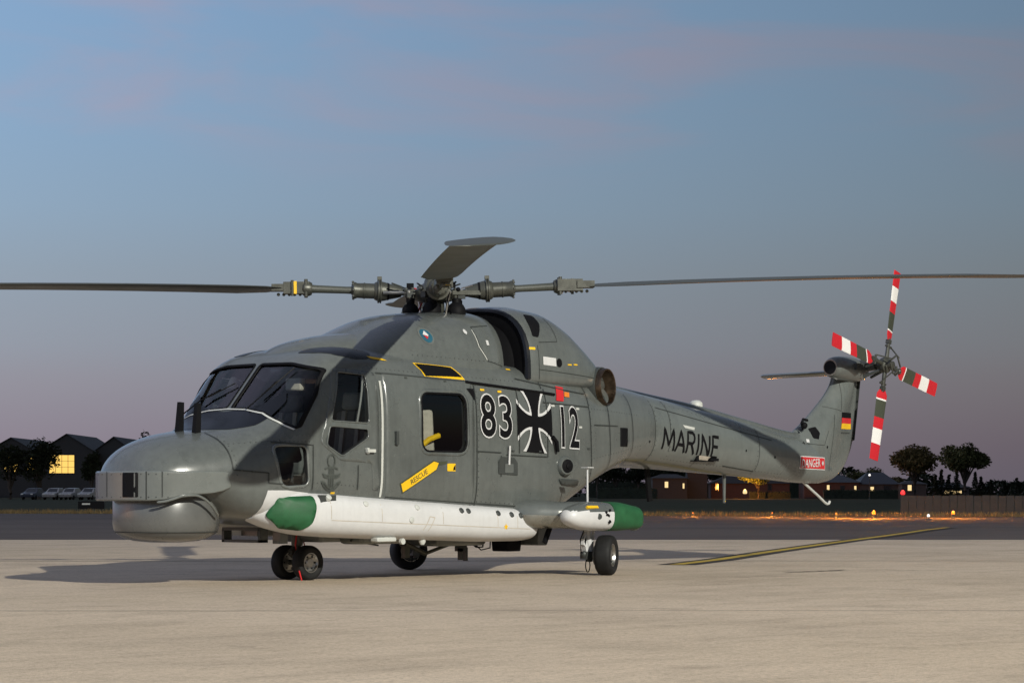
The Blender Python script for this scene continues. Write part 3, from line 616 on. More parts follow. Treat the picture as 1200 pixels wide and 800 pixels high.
bm_ = MB(); bm_.rod((.5, .05, .34), (.15, .02, .22), .025); bm_.rod((.15, .02, .22), (-.2, .1, .33), .018); bm_.ball((.5, .05, .34), .05, 10); bm_.box((.52, .1, .25), (.07, .05, .13)); bm_.build('hook_strut', 'titan', H)
bm_ = MB(); bm_.box((-.56, .50, .32), (.20, .22, .16), None, 1.1); bevel(bm_.build('belly_sensor', 'black', H), .012)
bm_ = MB(); bm_.box((-.82, .62, .40), (.14, .30, .20)); bevel(bm_.build('belly_box', 'grey', H), .01)

# ------------------------------------------------------------------ cockpit interior seen through the glass
ci = MB(); ci.box((2.62, 0, 1.30), (.30, 1.35, .36), None, .85); bevel(ci.build('instrument_panel', 'lining', H), .05)
ci = MB(); ci.box((2.35, 0, 1.0), (.5, .28, .40)); bevel(ci.build('centre_console', 'lining', H), .02)
ci = MB(); ci.box((1.42, 0, 1.32), (.04, 1.56, 1.35)); ci.build('cabin_bulkhead', 'lining', H)
for s in (1, -1):
    se = empty('crew_seat', (1.86, s * .44, .70), 0, H)
    g_ = MB(); g_.box((0, 0, .27), (.46, .46, .10)); g_.box((0, 0, .12), (.30, .34, .22)); bevel(g_.build('seat_cushion', 'seat', se), .03)
    g_ = MB(); g_.box((-.25, 0, .62), (.09, .46, .62), Matrix.Rotation(R(-8), 3, 'Y')); bevel(g_.build('seat_back', 'seat', se), .03)
    g_ = MB(); g_.box((-.27, 0, 1.02), (.09, .27, .17), Matrix.Rotation(R(-8), 3, 'Y')); bevel(g_.build('headrest', 'canvas' if s > 0 else 'seat', se), .03)
    g_ = MB(); g_.box((-.20, s * .10, .68), (.02, .05, .5), Matrix.Rotation(R(-8), 3, 'Y')); g_.box((-.20, -s * .10, .68), (.02, .05, .5), Matrix.Rotation(R(-8), 3, 'Y')); g_.build('seat_harness', 'canvas', se)
oc = MB(); oc.box((2.30, .36, 1.86), (.10, .17, .12), Matrix.Rotation(R(20), 3, 'Z')); bevel(oc.build('overhead_lamp', 'canvas', H), .02)
oc = MB(); oc.lathe((2.36, -.42, 1.93), (.6, .3, -1), [(0, .04), (.10, .055), (.14, .05)], 14); oc.build('overhead_lamp', 'canvas', H)
oc = MB(); oc.tube([(.98, .72, 1.28), (.86, .74, 1.36), (.70, .72, 1.40)], .028, 8); oc.ball((1.04, .72, 1.29), .05, 10); oc.build('release_handle', 'yellow', H)
oc = MB(); oc.box((.82, .64, 1.42), (.24, .06, .46), Matrix.Rotation(R(4), 3, 'Y')); bevel(oc.build('cabin_seat', 'canvas', H), .03)

# ------------------------------------------------------------------ tail boom, fin and stabiliser
BOOM = [(-2.98, .52, 1.51, 1.972, 1.122, 2.6, 2.5), (-3.6, .45, 1.47, 1.90, 1.108, 2.5, 2.4), (-4.4, .37, 1.41, 1.80, 1.072, 2.4, 2.4), (-5.2, .30, 1.35, 1.685, 1.035, 2.4, 2.4), (-5.9, .25, 1.29, 1.585, .995, 2.3, 2.3), (-6.4, .215, 1.24, 1.52, .965, 2.3, 2.3), (-6.8, .17, 1.18, 1.42, .955, 2.2, 2.2), (-7.1, .10, 1.12, 1.25, .985, 2, 2)]
tb = loft('tail_boom', BOOM, 'grey_tail_lit', H, 'boom')
sc_ = loft('drive_shaft_cover', [(-2.6, .17, 1.95, 2.06, 1.9, 2.5, 2), (-3.3, .15, 1.88, 1.975, 1.8, 2.5, 2), (-4.4, .13, 1.76, 1.852, 1.7, 2.5, 2), (-5.4, .115, 1.63, 1.705, 1.55, 2.5, 2), (-6.3, .10, 1.50, 1.585, 1.45, 2.4, 2), (-6.6, .08, 1.48, 1.57, 1.4, 2.2, 2)], 'grey', H, 'shaft', step=.06, k=10)
FZ = [(.957, -6.62, -6.95, .05), (.98, -6.5, -7.12, .09), (1.05, -6.3, -7.33, .14), (1.15, -6.1, -7.48, .16), (1.3, -6.0, -7.60, .17), (1.45, -6.15, -7.68, .165), (1.55, -6.34, -7.71, .16), (1.62, -6.47, -7.725, .155), (1.72, -6.64, -7.74, .15), (1.9, -6.90, -7.76, .14), (2.05, -7.10, -7.775, .135), (2.2, -7.24, -7.79, .13), (2.32, -7.30, -7.80, .125), (2.36, -7.34, -7.78, .09)]
q = np.linspace(.955, 2.36, 50); c0 = [p[0] for p in FZ]; le = pchip(c0, [p[1] for p in FZ], q); te = pchip(c0, [p[2] for p in FZ], q); th = pchip(c0, [p[3] for p in FZ], q)
v = []; f = []; M_ = 40
for z, a, b, t in zip(q, le, te, th):
    for k in range(M_):
        an = 2 * math.pi * k / M_; cx = .5 * (1 + math.cos(an)); yy = t * math.sin(an) * (.55 + .45 * math.sin(math.pi * min(1, (1 - cx) * 1.15 + .12)) ** .7) * (1 if True else 0)
        v.append((b + (a - b) * cx, yy, z))
for i in range(len(q) - 1):
    for k in range(M_): f.append((i * M_ + k, i * M_ + (k + 1) % M_, (i + 1) * M_ + (k + 1) % M_, (i + 1) * M_ + k))
f += [tuple(range(M_ - 1, -1, -1)), tuple((len(q) - 1) * M_ + k for k in range(M_))]
fin = mesh('tail_fin', v, f, 'grey_tail_lit', H, 50); BVH['fin'] = BVHTree.FromPolygons([Vector(p) for p in v], f)
g_ = MB(); vv = [(-7.68, .05, 1.50), (-7.72, -.02, 1.48), (-7.97, -.05, 2.28), (-7.80, .06, 2.30), (-7.70, -.05, 1.50), (-7.80, -.06, 2.30)]
g_.add(vv, [(0, 1, 2, 3), (1, 4, 5, 2), (0, 3, 5, 4), (3, 2, 5), (0, 4, 1)]); g_.build('fin_trailing_strip', 'grey_dark', fin, smooth=False)
TG = [(-7.02, .10, 2.38, 2.48, 2.28, 2, 2, .14), (-7.05, .125, 2.38, 2.505, 2.255, 2, 2, .14), (-7.3, .15, 2.38, 2.53, 2.23, 2, 2, .12), (-7.55, .15, 2.37, 2.52, 2.22, 2, 2, .10), (-7.8, .12, 2.36, 2.47, 2.25, 2, 2, .06), (-7.92, .05, 2.36, 2.41, 2.31, 2, 2, .04)]
tg = loft('tail_gearbox_fairing', TG, 'grey', H, 'tg', k=10)
g_ = MB(); g_.lathe((-7.05, .14, 2.38), (1, .0, 0), [(0, .105), (.04, .10), (.05, .10), (.05, .085), (-.02, .08)], 24); g_.build('inlet_ring', 'grey', tg)
g_ = MB(); g_.lathe((-7.02, .14, 2.38), (1, 0, 0), [(0, .02), (.028, .084)], 24); g_.build('inlet_hole', 'black', tg)
# half tailplane on the starboard side
v = []; f = []; M_ = 24
for y, xl, xt, zc in ((-.05, -7.17, -7.70, 2.33), (-.5, -7.20, -7.68, 2.325), (-1.05, -7.24, -7.65, 2.32), (-1.12, -7.30, -7.60, 2.32)):
    for k in range(M_):
        an = 2 * math.pi * k / M_; cx = .5 * (1 + math.cos(an)); v.append((xt + (xl - xt) * cx, y, zc + .035 * math.sin(an) * (.35 + .65 * cx ** .5)))
for i in range(3):
    for k in range(M_): f.append((i * M_ + k, i * M_ + (k + 1) % M_, (i + 1) * M_ + (k + 1) % M_, (i + 1) * M_ + k))
f += [tuple(range(M_ - 1, -1, -1)), tuple(3 * M_ + k for k in range(M_))]
mesh('tailplane', v, f, 'grey', H, 50)
g_ = MB(); g_.tube([(-6.62, 0, .97), (-6.95, 0, .80), (-7.10, .0, .715), (-7.14, 0, .70), (-7.18, .0, .705), (-7.20, 0, .735)], .016, 8); g_.build('tail_skid', 'pale_line', H)
# dorsal items
for x, y in ((-4.45, .05),):
    g_ = MB(); g_.lathe((x, 0, 1.83), (0, 0, 1), [(0, .08), (.05, .075), (.075, .045), (.08, .01)], 20); g_.build('anti_collision_light', 'pale_line', H)
g_ = MB(); g_.box((-3.62, -.05, .95), (.07, .03, .42), Matrix.Rotation(R(8), 3, 'Y')); g_.build('belly_mast', 'black', H)
g_ = MB(); g_.rod((-5.0, 0, 1.06), (-5.0, 0, .72), .022, .016); g_.build('belly_mast', 'grey', H)
g_ = MB(); g_.tube([(-6.42, .13, 1.60), (-6.40, .13, 1.68), (-6.45, .12, 1.73), (-6.55, .11, 1.72)], .018, 8); g_.ball((-6.47, .12, 1.655), .045, 10); g_.build('tail_fold_latch', 'black', tb)
g_ = MB(); h0, n0 = cast('y', -4.12, 1.205, ['boom']); g_.box(h0 + n0 * .01, (.42, .02, .012)); g_.box(h0 + n0 * .03 + Vector((.13, 0, .045)), (.05, .04, .06)); g_.box(h0 + n0 * .03 + Vector((-.19, 0, .03)), (.16, .04, .03)); g_.build('boom_step', 'black', tb)
patch('step_pad', [(-4.02, 1.22), (-4.26, 1.205), (-4.26, 1.25), (-4.02, 1.265)], 'y', ['boom'], .004, 'canvas', tb)

# ------------------------------------------------------------------ tail rotor (port side)
TR = empty('tail_rotor', (-7.66, .52, 2.42), 0, H)
g_ = MB(); g_.rod((0, -.42, 0), (0, -.02, 0), .055, .045, 18); g_.lathe((0, -.05, 0), (0, 1, 0), [(0, .09), (.03, .10), (.07, .10), (.10, .05), (.16, .045), (.17, .02)], 20)
for k in range(4):
    a = R(90 * k + 13); d_ = Vector((-math.sin(a), 0, math.cos(a))); g_.rod(d_ * .05, d_ * .34, .028, .022, 10)
    p_ = Vector((-math.cos(a), 0, -math.sin(a))); g_.rod(d_ * .24 + p_ * .07, d_ * .24 - p_ * .05, .016, None, 8); g_.box(d_ * .30, (.06, .05, .05), Matrix.Rotation(-a, 3, 'Y'))
    g_.rod(d_ * .24 + p_ * .07, Vector((0, .15, 0)) + d_ * .10 + p_ * .05, .009, None, 6)
    g_.rod(d_ * .12 + p_ * .02 + Vector((0, .14, 0)), (Vector((-math.sin(a + R(90)), 0, math.cos(a + R(90))))) * .12 + Vector((0, .14, 0)), .012, None, 6)
g_.build('tail_rotor_head', 'titan', TR)
g_ = MB(); g_.rod((.02, -.30, .02), (.02, -.12, .02), .10, .075, 18); g_.rod((.12, -.25, -.14), (.05, -.05, -.06), .02, None, 8); g_.rod((-.10, -.28, -.14), (-.06, -.06, -.06), .018, None, 8); g_.box((.16, -.30, -.02), (.3, .16, .08)); g_.build('tail_gearbox', 'grey_dark', TR)
m, n, l, b = nodes('banded_blade'); tcn = n.new('ShaderNodeTexCoord'); sp_ = n.new('ShaderNodeSeparateXYZ'); l.new(tcn.outputs['Object'], sp_.inputs[0])
rp = n.new('ShaderNodeValToRGB'); rp.color_ramp.interpolation = 'CONSTANT'; l.new(rng(n, l, sp_.outputs['Z'], 0, 1.25, 0, 1), rp.inputs[0])
RED = (.50, .012, .02, 1); WH = (.75, .74, .72, 1); OL = (.045, .052, .034, 1)
e0 = rp.color_ramp.elements; e0[0].position = 0; e0[0].color = RED; e0[1].position = .425 / 1.25; e0[1].color = WH
for p_, c_ in ((.445, OL), (.665, RED), (.81, WH), (1.0, RED)): e = e0.new(p_ / 1.25); e.color = c_
l.new(rp.outputs[0], b.inputs['Base Color']); b.inputs['Roughness'].default_value = .45
v = []; f = []; M_ = 16
for i in range(18):
    r_ = .32 + (1.205 - .32) * i / 17; ch = .10 if i == 0 else .175; tw = R(14 - 10 * i / 17)
    for k in range(M_):
        an = 2 * math.pi * k / M_; cx = .5 * math.cos(an) * ch; ty = .011 * math.sin(an) * (.6 + .4 * math.cos(an)); v.append((cx * math.cos(tw), ty + cx * math.sin(tw), r_))
for i in range(17):
    for k in range(M_): f.append((i * M_ + k, i * M_ + (k + 1) % M_, (i + 1) * M_ + (k + 1) % M_, (i + 1) * M_ + k))
f += [tuple(range(M_)), tuple(17 * M_ + k for k in range(M_))]
b0 = mesh('tail_rotor_blade', v, f, 'banded_blade', TR, 60)
for k in range(4):
    o = b0 if k == 0 else bpy.data.objects.new('tail_rotor_blade', b0.data)
    if k: COL.objects.link(o); o.parent = TR
    o.rotation_euler = (0, -R(90 * k + 13), 0)

# ------------------------------------------------------------------ main rotor
HUB = Vector((0, 0, 2.87))
rh = empty('rotor_head', HUB, 0, H)
g_ = MB(); g_.lathe((0, 0, -.45), (0, 0, 1), [(0, .16), (.12, .16), (.16, .20), (.2, .20), (.22, .12), (.36, .11), (.38, .19), (.42, .21), (.48, .21), (.52, .14), (.56, .10), (.60, .09), (.61, .03)], 28); g_.build('mast', 'titan', rh)
g_ = MB()
for k in range(4):
    a = R(46.5 + 90 * k); d_ = Vector((math.cos(a), math.sin(a), 0)); p_ = Vector((-math.sin(a), math.cos(a), 0))
    g_.box(d_ * .28 + Vector((0, 0, .012)), (.40, .16, .045), a); g_.lathe(d_ * .30 + Vector((0, 0, .015)), d_ + Vector((0, 0, .05)), [(0, .035), (.18, .05)], 14)
    for q_ in (-.05, .05): g_.rod(d_ * .22 + p_ * q_ + Vector((0, 0, -.05)), d_ * .22 + p_ * q_ + Vector((0, 0, .06)), .018, None, 8)
g_.build('hub_star', 'titan', rh)
for k in range(4):
    g_ = MB(); a = R(46.5 + 90 * k + 28); d_ = Vector((math.cos(a), math.sin(a), 0)); g_.rod(d_ * .20 + Vector((0, 0, -.36)), d_ * .30 + Vector((0, 0, .0)), .014, None, 8)
    a2 = a - R(28); d2 = Vector((math.cos(a2), math.sin(a2), 0)); g_.rod(d_ * .30, d2 * .52 + Vector((-math.sin(a2), math.cos(a2), 0)) * .12, .016, None, 8); g_.ball(d_ * .30, .028, 8); g_.ball(d_ * .20 + Vector((0, 0, -.36)), .03, 8)
    g_.build('pitch_link', 'steel', rh)
for k in range(12):
    g_ = MB(); a = R(30 * k + 11); d_ = Vector((math.cos(a), math.sin(a), 0)); r_ = .16 + .08 * (k % 3); g_.tube([d_ * r_ + Vector((0, 0, -.40)), d_ * (r_ + .05) + Vector((0, 0, -.22)), d_ * (r_ - .02) + Vector((0, 0, -.08)), d_ * (r_ + .05) + Vector((0, 0, .06)), d_ * (r_ + .16) + Vector((0, 0, .09))], .009, 6)
    g_.build('control_rod', ['steel', 'grey_dark', 'black', 'red'][(k * 3) % 4], rh)
for x, y, r_ in ((.20, .16, .10), (-.06, .26, .10), (.26, -.08, .09), (-.24, .12, .085)):
    g_ = MB(); g_.ball((x, y, -.20), r_, 16, (1, 1, 1.15)); g_.lathe((x, y, -.34), (0, 0, 1), [(0, .05), (.28, .045), (.29, .02)], 12); g_.build('damper', 'black', rh)
for k in range(10):
    a = R(36 * k + 20); g_ = MB(); d_ = Vector((math.cos(a), math.sin(a), 0)); g_.box(d_ * (.24 + .05 * (k % 2)) + Vector((0, 0, -.02 + .05 * (k % 3))), (.07, .05, .06), a); g_.ball(d_ * .33 + Vector((0, 0, .03)), .025, 8); g_.build('hub_fitting', ['grey_dark', 'titan', 'black'][k % 3], rh)
# blade: aerofoil with a swept paddle tip, its own root fittings
def zb(r_): return .05 * r_ - .0048 * r_ * r_
st = [1.55, 1.7, 2.0, 2.5, 3, 3.5, 4, 4.5, 5, 5.35, 5.5, 5.6, 5.68, 5.78, 5.9, 6.02, 6.14, 6.24, 6.32, 6.37, 6.395]
LEs = [.06, .10, .11, .11, .11, .11, .11, .11, .11, .11, .115, .135, .165, .185, .175, .15, .105, .04, -.04, -.13, -.22]
TEs = [-.08, -.20, -.285, -.285, -.285, -.285, -.285, -.285, -.285, -.285, -.29, -.31, -.34, -.365, -.385, -.40, -.41, -.415, -.415, -.405, -.37]
AF = [(1, 0), (.85, .022), (.65, .042), (.45, .056), (.28, .060), (.14, .048), (.05, .03), (0, 0), (.05, -.018), (.14, -.027), (.28, -.033), (.45, -.032), (.65, -.024), (.85, -.012)]
def blade_mesh(droop):
    v = []; f = []; M_ = len(AF)
    for r_, a, b in zip(st, LEs, TEs):
        ch = a - b; tw = R(7 - 1.2 * (r_ - 1.5)); tk = 1.0 if r_ < 5.6 else max(.35, 1 - (r_ - 5.6) * .7); dz = 0 if r_ < 5.7 else -droop * (r_ - 5.7) ** 1.1
        for cx, cz in AF:
            y = a - cx * ch; z = cz * min(ch, .395) * tk * 1.15; v.append((r_, y * math.cos(tw) - z * math.sin(tw), zb(r_) + dz + y * math.sin(tw) + z * math.cos(tw)))
    for i in range(len(st) - 1):
        for k in range(M_): f.append((i * M_ + k, i * M_ + (k + 1) % M_, (i + 1) * M_ + (k + 1) % M_, (i + 1) * M_ + k))
    f += [tuple(range(M_ - 1, -1, -1)), tuple((len(st) - 1) * M_ + k for k in range(M_))]
    return v, [tuple(reversed(t)) for t in f]
v, f = blade_mesh(.02); flat_blade = mesh('rotor_blade_shape', v, f, 'blade_grey', None, 60); flat_data = flat_blade.data; bpy.data.objects.remove(flat_blade)
v, f = blade_mesh(.135)
bl = mesh('rotor_blade', v, f, 'blade_grey', H, 60)
ax = Vector((1, 0, .045)); o0 = Vector((0, 0, .008))
g_ = MB(); g_.lathe(o0, ax, [(.33, .05), (.36, .06), (.46, .082), (.50, .095), (.53, .10), (.535, .122), (.548, .122), (.549, .112), (.556, .112), (.557, .122), (.57, .122), (.575, .10), (.60, .09), (.61, .078), (.70, .078), (.702, .083), (.715, .083), (.717, .078), (.78, .076), (.80, .085), (.82, .085), (.83, .05), (.84, .045)], 24); g_.box((.55, 0, .155), (.045, .05, .055)); [g_.ball((.81 + .012, .085 * math.cos(R(45 * k)), .045 + .085 * math.sin(R(45 * k))), .014, 6) for k in range(8)]; sl0 = g_.build('root_sleeve', 'titan', bl)
g_ = MB(); g_.lathe(o0, ax, [(.82, .038), (.9, .036), (1.2, .040), (1.28, .046)], 18); nk0 = g_.build('blade_neck', 'blade_grey', bl)
g_ = MB(); g_.lathe(o0, ax, [(1.24, .06), (1.27, .075), (1.32, .075), (1.34, .06)], 16); g_.box((1.40, -.02, .075), (.26, .15, .12)); g_.box((1.56, -.03, .08), (.18, .16, .07)); g_.rod((1.30, .05, -.02), (1.30, .05, .16), .018); g_.rod((1.30, -.07, -.02), (1.30, -.07, .16), .018); g_.rod((1.44, .06, -.01), (1.44, .06, .15), .015)
for k in range(5): g_.ball((1.36 + .055 * k, -.03, .012), .018, 8)
fj0 = g_.build('fold_joint', 'titan', bl)
g_ = MB(); g_.box((1.41, .03, .076), (.03, .06, .128)); yb0 = g_.build('fold_joint_band', 'yellow', bl)
g_ = MB(); g_.lathe(o0, ax, [(.455, .0835), (.475, .091)], 24, False); bb0 = g_.build('sleeve_band', 'black', bl)
for k, (azd, slope) in enumerate(((47.6, -.026), (137.2, .018), (227.2, .034), (-42.8, -.018))):
    if k == 0: o = bl
    else:
        o = bpy.data.objects.new('rotor_blade', flat_data); COL.objects.link(o); o.parent = H
        for c in (sl0, nk0, fj0, yb0, bb0):
            d_ = bpy.data.objects.new(c.name.split('.')[0], c.data); COL.objects.link(d_); d_.parent = o
    o.location = HUB; o.rotation_euler = (0, -slope, R(azd))

# ------------------------------------------------------------------ markings and panel seams on the port side
KF = ['fus']; KC = ['cowl', 'nac', 'fus']
def num(s, cx, cz, wd, ht, sl):
    lettering('number_outline', s, cx, cz, wd, ht, 'white', fus, KF, .011, offset=.040, slope=sl, space=1.12)
    lettering('number_marking', s, cx, cz, wd, ht, 'black', fus, KF, .014, offset=.014, slope=sl, space=1.12)
num('83', .05, 1.60, .45, .40, .03); num('12', -1.135, 1.515, .30, .40, .03)
# iron cross: arms with concave flanks, white edging on the flanks
def crossarm(r0, r1, w0, w1, k=8):
    a = []
    for i in range(k + 1):
        t = i / k; a.append((r0 + (r1 - r0) * t, w0 + (w1 - w0) * t ** 1.9))
    return a
def crosspoly(L_, w0, w1):
    pts = []
    for q_ in range(4):
        c_, s_ = math.cos(q_ * math.pi / 2), math.sin(q_ * math.pi / 2); ar = crossarm(w0, L_, w0, w1)
        for (r_, w_) in ar[1:]: pts.append((r_ * c_ + w_ * s_, r_ * s_ - w_ * c_))
        for (r_, w_) in ar[::-1]: pts.append((r_ * c_ - w_ * s_, r_ * s_ + w_ * c_))
    return pts
CX, CZ, SL = -.545, 1.56, .05
def place(P, sx=1.0, sz=1.0): return [(CX + a * sx, CZ + b * sz + SL * a * sx) for a, b in P]
patch('cross_edging', place(crosspoly(.31, .088, .215), .88), 'y', KF, .009, 'white', fus)
patch('cross_marking', place(crosspoly(.312, .055, .165), .88), 'y', KF, .0125, 'black', fus)
# rescue arrow
sl = Vector((-.62, .30)).normalized(); nn = Vector((-sl.y, sl.x))
A0 = Vector((1.41, .885)); LN_ = .54
def loc2(a, b): q_ = A0 + sl * a + nn * b; return (q_.x, q_.y)
patch('arrow_outline', [loc2(-.015, -.054), loc2(LN_ - .03, -.054), loc2(LN_ + .035, 0), loc2(LN_ - .03, .054), loc2(-.015, .054)], 'y', KF, .011, 'olive', fus)
patch('rescue_arrow', [loc2(0, -.042), loc2(LN_ - .035, -.042), loc2(LN_ + .02, 0), loc2(LN_ - .035, .042), loc2(0, .042)], 'y', KF, .0135, 'yellow', fus)
cxy = loc2(LN_ * .47, 0); lettering('rescue_lettering', 'RESCUE', cxy[0], cxy[1], .25, .048, 'olive', fus, KF, .016, offset=.008, rot=math.atan2(.30, .62))
patch('release_label', rrect(.66, .78, 1.05, 1.125, .01), 'y', KF, .012, 'yellow', fus); patch('release_symbol', [(.70, 1.06), (.665, 1.06), (.665, 1.115), (.69, 1.09)], 'y', KF, .0145, 'black', fus)
patch('release_stripe', [(.92, 1.10), (.78, 1.125), (.78, 1.15), (.90, 1.14)], 'y', KF, .012, 'olive', fus)
# anchor badge
ab = [[(2.34 + .045 * math.cos(R(t)), 1.135 + .06 * math.sin(R(t))) for t in range(0, 361, 30)], [(2.42, 1.06), (2.38, 1.075), (2.34, 1.07), (2.30, 1.075), (2.26, 1.06)], [(2.34, 1.08), (2.34, .865)], [(2.315, 1.08), (2.315, .90)], [(2.365, 1.08), (2.365, .90)],
      [(2.45, 1.015), (2.40, 1.0), (2.34, 1.005), (2.28, 1.0), (2.23, 1.015)], [(2.44, .995), (2.40, .98), (2.34, .985), (2.28, .98), (2.24, .995)],
      [(2.455, .945), (2.43, .905), (2.39, .875), (2.34, .855), (2.29, .875), (2.25, .905), (2.225, .945)], [(2.455, .945), (2.405, .925)], [(2.225, .945), (2.275, .925)], [(2.42, .93), (2.38, .895), (2.34, .88), (2.30, .895), (2.26, .93)]]
sk = strokes('anchor_badge', ab, .016, 'y', KF, .010, 'badge', fus, step=.03)
patch('badge_label', rrect(2.28, 2.33, .832, .848, .004), 'y', KF, .010, 'yellow', fus)
# cowl emblem, tags, red block, step pads
def disc(x, z, r_, n=24, sx=1.0): return [(x + r_ * sx * math.cos(2 * math.pi * k / n), z + r_ * math.sin(2 * math.pi * k / n)) for k in range(n)]
patch('emblem_ring', disc(.80, 2.375, .085), 'y', KC, .004, 'grey_light', H); patch('emblem_disc', disc(.80, 2.375, .066), 'y', KC, .007, 'blue', H)
patch('emblem_shield', [(.84, 2.385), (.80, 2.425), (.775, 2.385), (.785, 2.37)], 'y', KC, .010, 'white', H); patch('emblem_field', [(.835, 2.38), (.785, 2.365), (.81, 2.34)], 'y', KC, .010, 'red', H)
patch('white_tag', [(-.78, 2.15), (-.99, 2.14), (-.99, 2.225), (-.78, 2.235)], 'y', KC, .006, 'white', H)
patch('vent_hole', disc(-1.045, 2.18, .045, 18), 'y', KC, .006, 'black', H)
patch('red_cover', [(-.93, 1.785), (-1.055, 1.78), (-1.12, 1.925), (-.99, 1.935)], 'y', ['fus', 'nac'], .009, 'red', H); patch('orange_tab', [(-1.09, 1.83), (-1.18, 1.825), (-1.205, 1.875), (-1.115, 1.88)], 'y', ['fus', 'nac'], .009, 'orange', H)
patch('step_pad_edge', rnd([(.96, .785), (.48, .80), (.40, .90 - .03), (.52, .87), (.90, .865)], .01) if False else [(1.10, .74), (.56, .755), (.44, .83), (1.00, .84)], 'z', ['fus'], .005, 'yellow', H)
patch('step_pad', [(1.08, .75), (.58, .763), (.475, .818), (1.00, .825)], 'z', ['fus'], .009, 'black', H)
patch('step_pad', [(1.70, .70), (1.50, .72), (1.45, .74), (1.66, .73)], 'z', ['fus'], .007, 'yellow', H)
patch('white_placard', rrect(-.07, -.03, 2.32, 2.37, .004), 'y', KC, .005, 'white', H); patch('white_placard', disc(.23, 2.445, .025, 12), 'y', KC, .005, 'white', H)
patch('yellow_placard', rrect(-.52, -.36, 2.62, 2.64, .004), 'y', KC, .005, 'yellow', H); patch('yellow_placard', rrect(-.68, -.58, 2.30, 2.325, .004), 'y', KC, .005, 'yellow', H)
for x, z in ((-1.22, 2.16), (-1.33, 2.165), (-.35, 2.08)): patch('yellow_placard', rrect(x - .04, x + .03, z, z + .014, .003), 'y', KC, .005, 'yellow', H)
for x, z in ((-.86, 1.72), (-1.30, 1.70), (-1.33, 1.51), (-.33, 1.87), (.22, 1.85), (-.04, 1.84)): patch('placard', rrect(x - .03, x + .03, z, z + .02, .004), 'y', KF, .006, 'pale_line' if x < -.3 else 'yellow', fus)
# footstep recess with a white rod, fuel filler, square rear window
patch('footstep_recess', rnd([(-.02, 1.20), (-.22, 1.19), (-.27, 1.14), (-.27, 1.015), (.02, 1.03), (.02, 1.16)], .01), 'y', KF, .010, 'grey_dark', fus); patch('footstep_plate', rrect(-.20, -.07, 1.04, 1.13, .01), 'y', KF, .014, 'grey', fus)
g_ = MB(); h0, n0 = cast('y', -.125, 1.12, KF); g_.rod(h0 + n0 * .02, h0 + n0 * .03 + Vector((0, 0, .19)), .011); g_.build('grab_rod', 'white', fus)
h0, n0 = cast('y', -1.03, 1.115, KF); g_ = MB(); g_.lathe(h0 - n0 * .02, n0 + Vector((.25, 0, 0)), [(0, .11), (.05, .105), (.075, .085), (.075, .07)], 28); g_.build('filler_neck', 'grey', fus)
g_ = MB(); g_.lathe(h0, n0 + Vector((.25, 0, 0)), [(0, .072), (.062, .07), (.07, .03), (.08, .028), (.085, .01)], 24); g_.build('filler_cap', 'black', fus)
patch('filler_gutter', rnd([(-.93, .985), (-1.30, .975), (-1.28, .91), (-.98, .925)], .03), 'y', KF, .02, 'grey_dark', fus, thick=.03)
patch('rear_window', rnd([(-2.17, 1.535), (-2.345, 1.535), (-2.345, 1.335), (-2.17, 1.335)], .012), 'y', KF, .006, 'black', fus, thick=.01)
patch('wedge_vent', [(.46, 1.865), (.36, 1.865), (.355, 1.745)], 'y', KF, .014, 'black', H)
g_ = MB(); h0, n0 = cast('y', -.83, 1.36, KF); g_.tube([h0 + n0 * .03 + Vector((.03, 0, .05)), h0 + n0 * .04 + Vector((-.02, 0, 0)), h0 + n0 * .03 + Vector((-.05, 0, -.10))], .022, 8); g_.build('cabin_vent_pipe', 'black', fus)
GLY = {'M': [[(0, 0), (.10, 1), (.5, .22), (.90, 1), (1, 0)]], 'A': [[(0, 0), (.5, 1), (1, 0)], [(.19, .34), (.81, .34)]], 'R': [[(0, 0), (0, 1), (.62, 1), (.86, .90), (.90, .76), (.86, .60), (.62, .48), (0, .48)], [(.45, .48), (1, 0)]], 'I': [[(.5, 0), (.5, 1)]], 'N': [[(0, 0), (0, 1), (1, 0), (1, 1)]], 'E': [[(1, 0), (0, 0), (0, 1), (1, 1)], [(0, .52), (.85, .52)]]}
for ch, xa, xb in (('M', -3.20, -3.44), ('A', -3.48, -3.67), ('R', -3.72, -3.88), ('I', -3.93, -3.97), ('N', -4.03, -4.19), ('E', -4.26, -4.39)):
    o = strokes('marine_lettering', [[(xa + (xb - xa) * a, 1.325 + .075 * (xa + (xb - xa) * a + 3.2) + .235 * b) for a, b in ln] for ln in GLY[ch]], .036, 'y', ['boom'], .004, 'black', tb, step=.03)
patch('boom_placard', [(-3.62, 1.60), (-3.88, 1.575), (-3.86, 1.545), (-3.66, 1.565)], 'y', ['boom'], .004, 'pale_line', tb)
# danger sign
KT = ['boom', 'fin']; dx, dz, dsl = -6.54, 1.20, .02
def dpos(hw, hh): return [(dx + hw, dz + hh + dsl * hw), (dx - hw, dz + hh - dsl * hw), (dx - hw, dz - hh - dsl * hw), (dx + hw, dz - hh + dsl * hw)]
patch('danger_border', dpos(.315, .078), 'y', KT, .004, 'white', fin, step=.04); patch('danger_sign', dpos(.30, .066), 'y', KT, .008, 'red', fin, step=.04)
lettering('danger_lettering', 'DANGER', dx + .055, dz, .45, .095, 'white', fin, KT, .012, offset=.01, slope=-dsl, step=.04)
patch('danger_symbol', [(dx - .235 + .036 * math.cos(R(22.5 * k)) * (1 if k % 2 == 0 else .5), dz + .036 * math.sin(R(22.5 * k)) * (1 if k % 2 == 0 else .5)) for k in range(16)], 'y', KT, .012, 'white', fin)
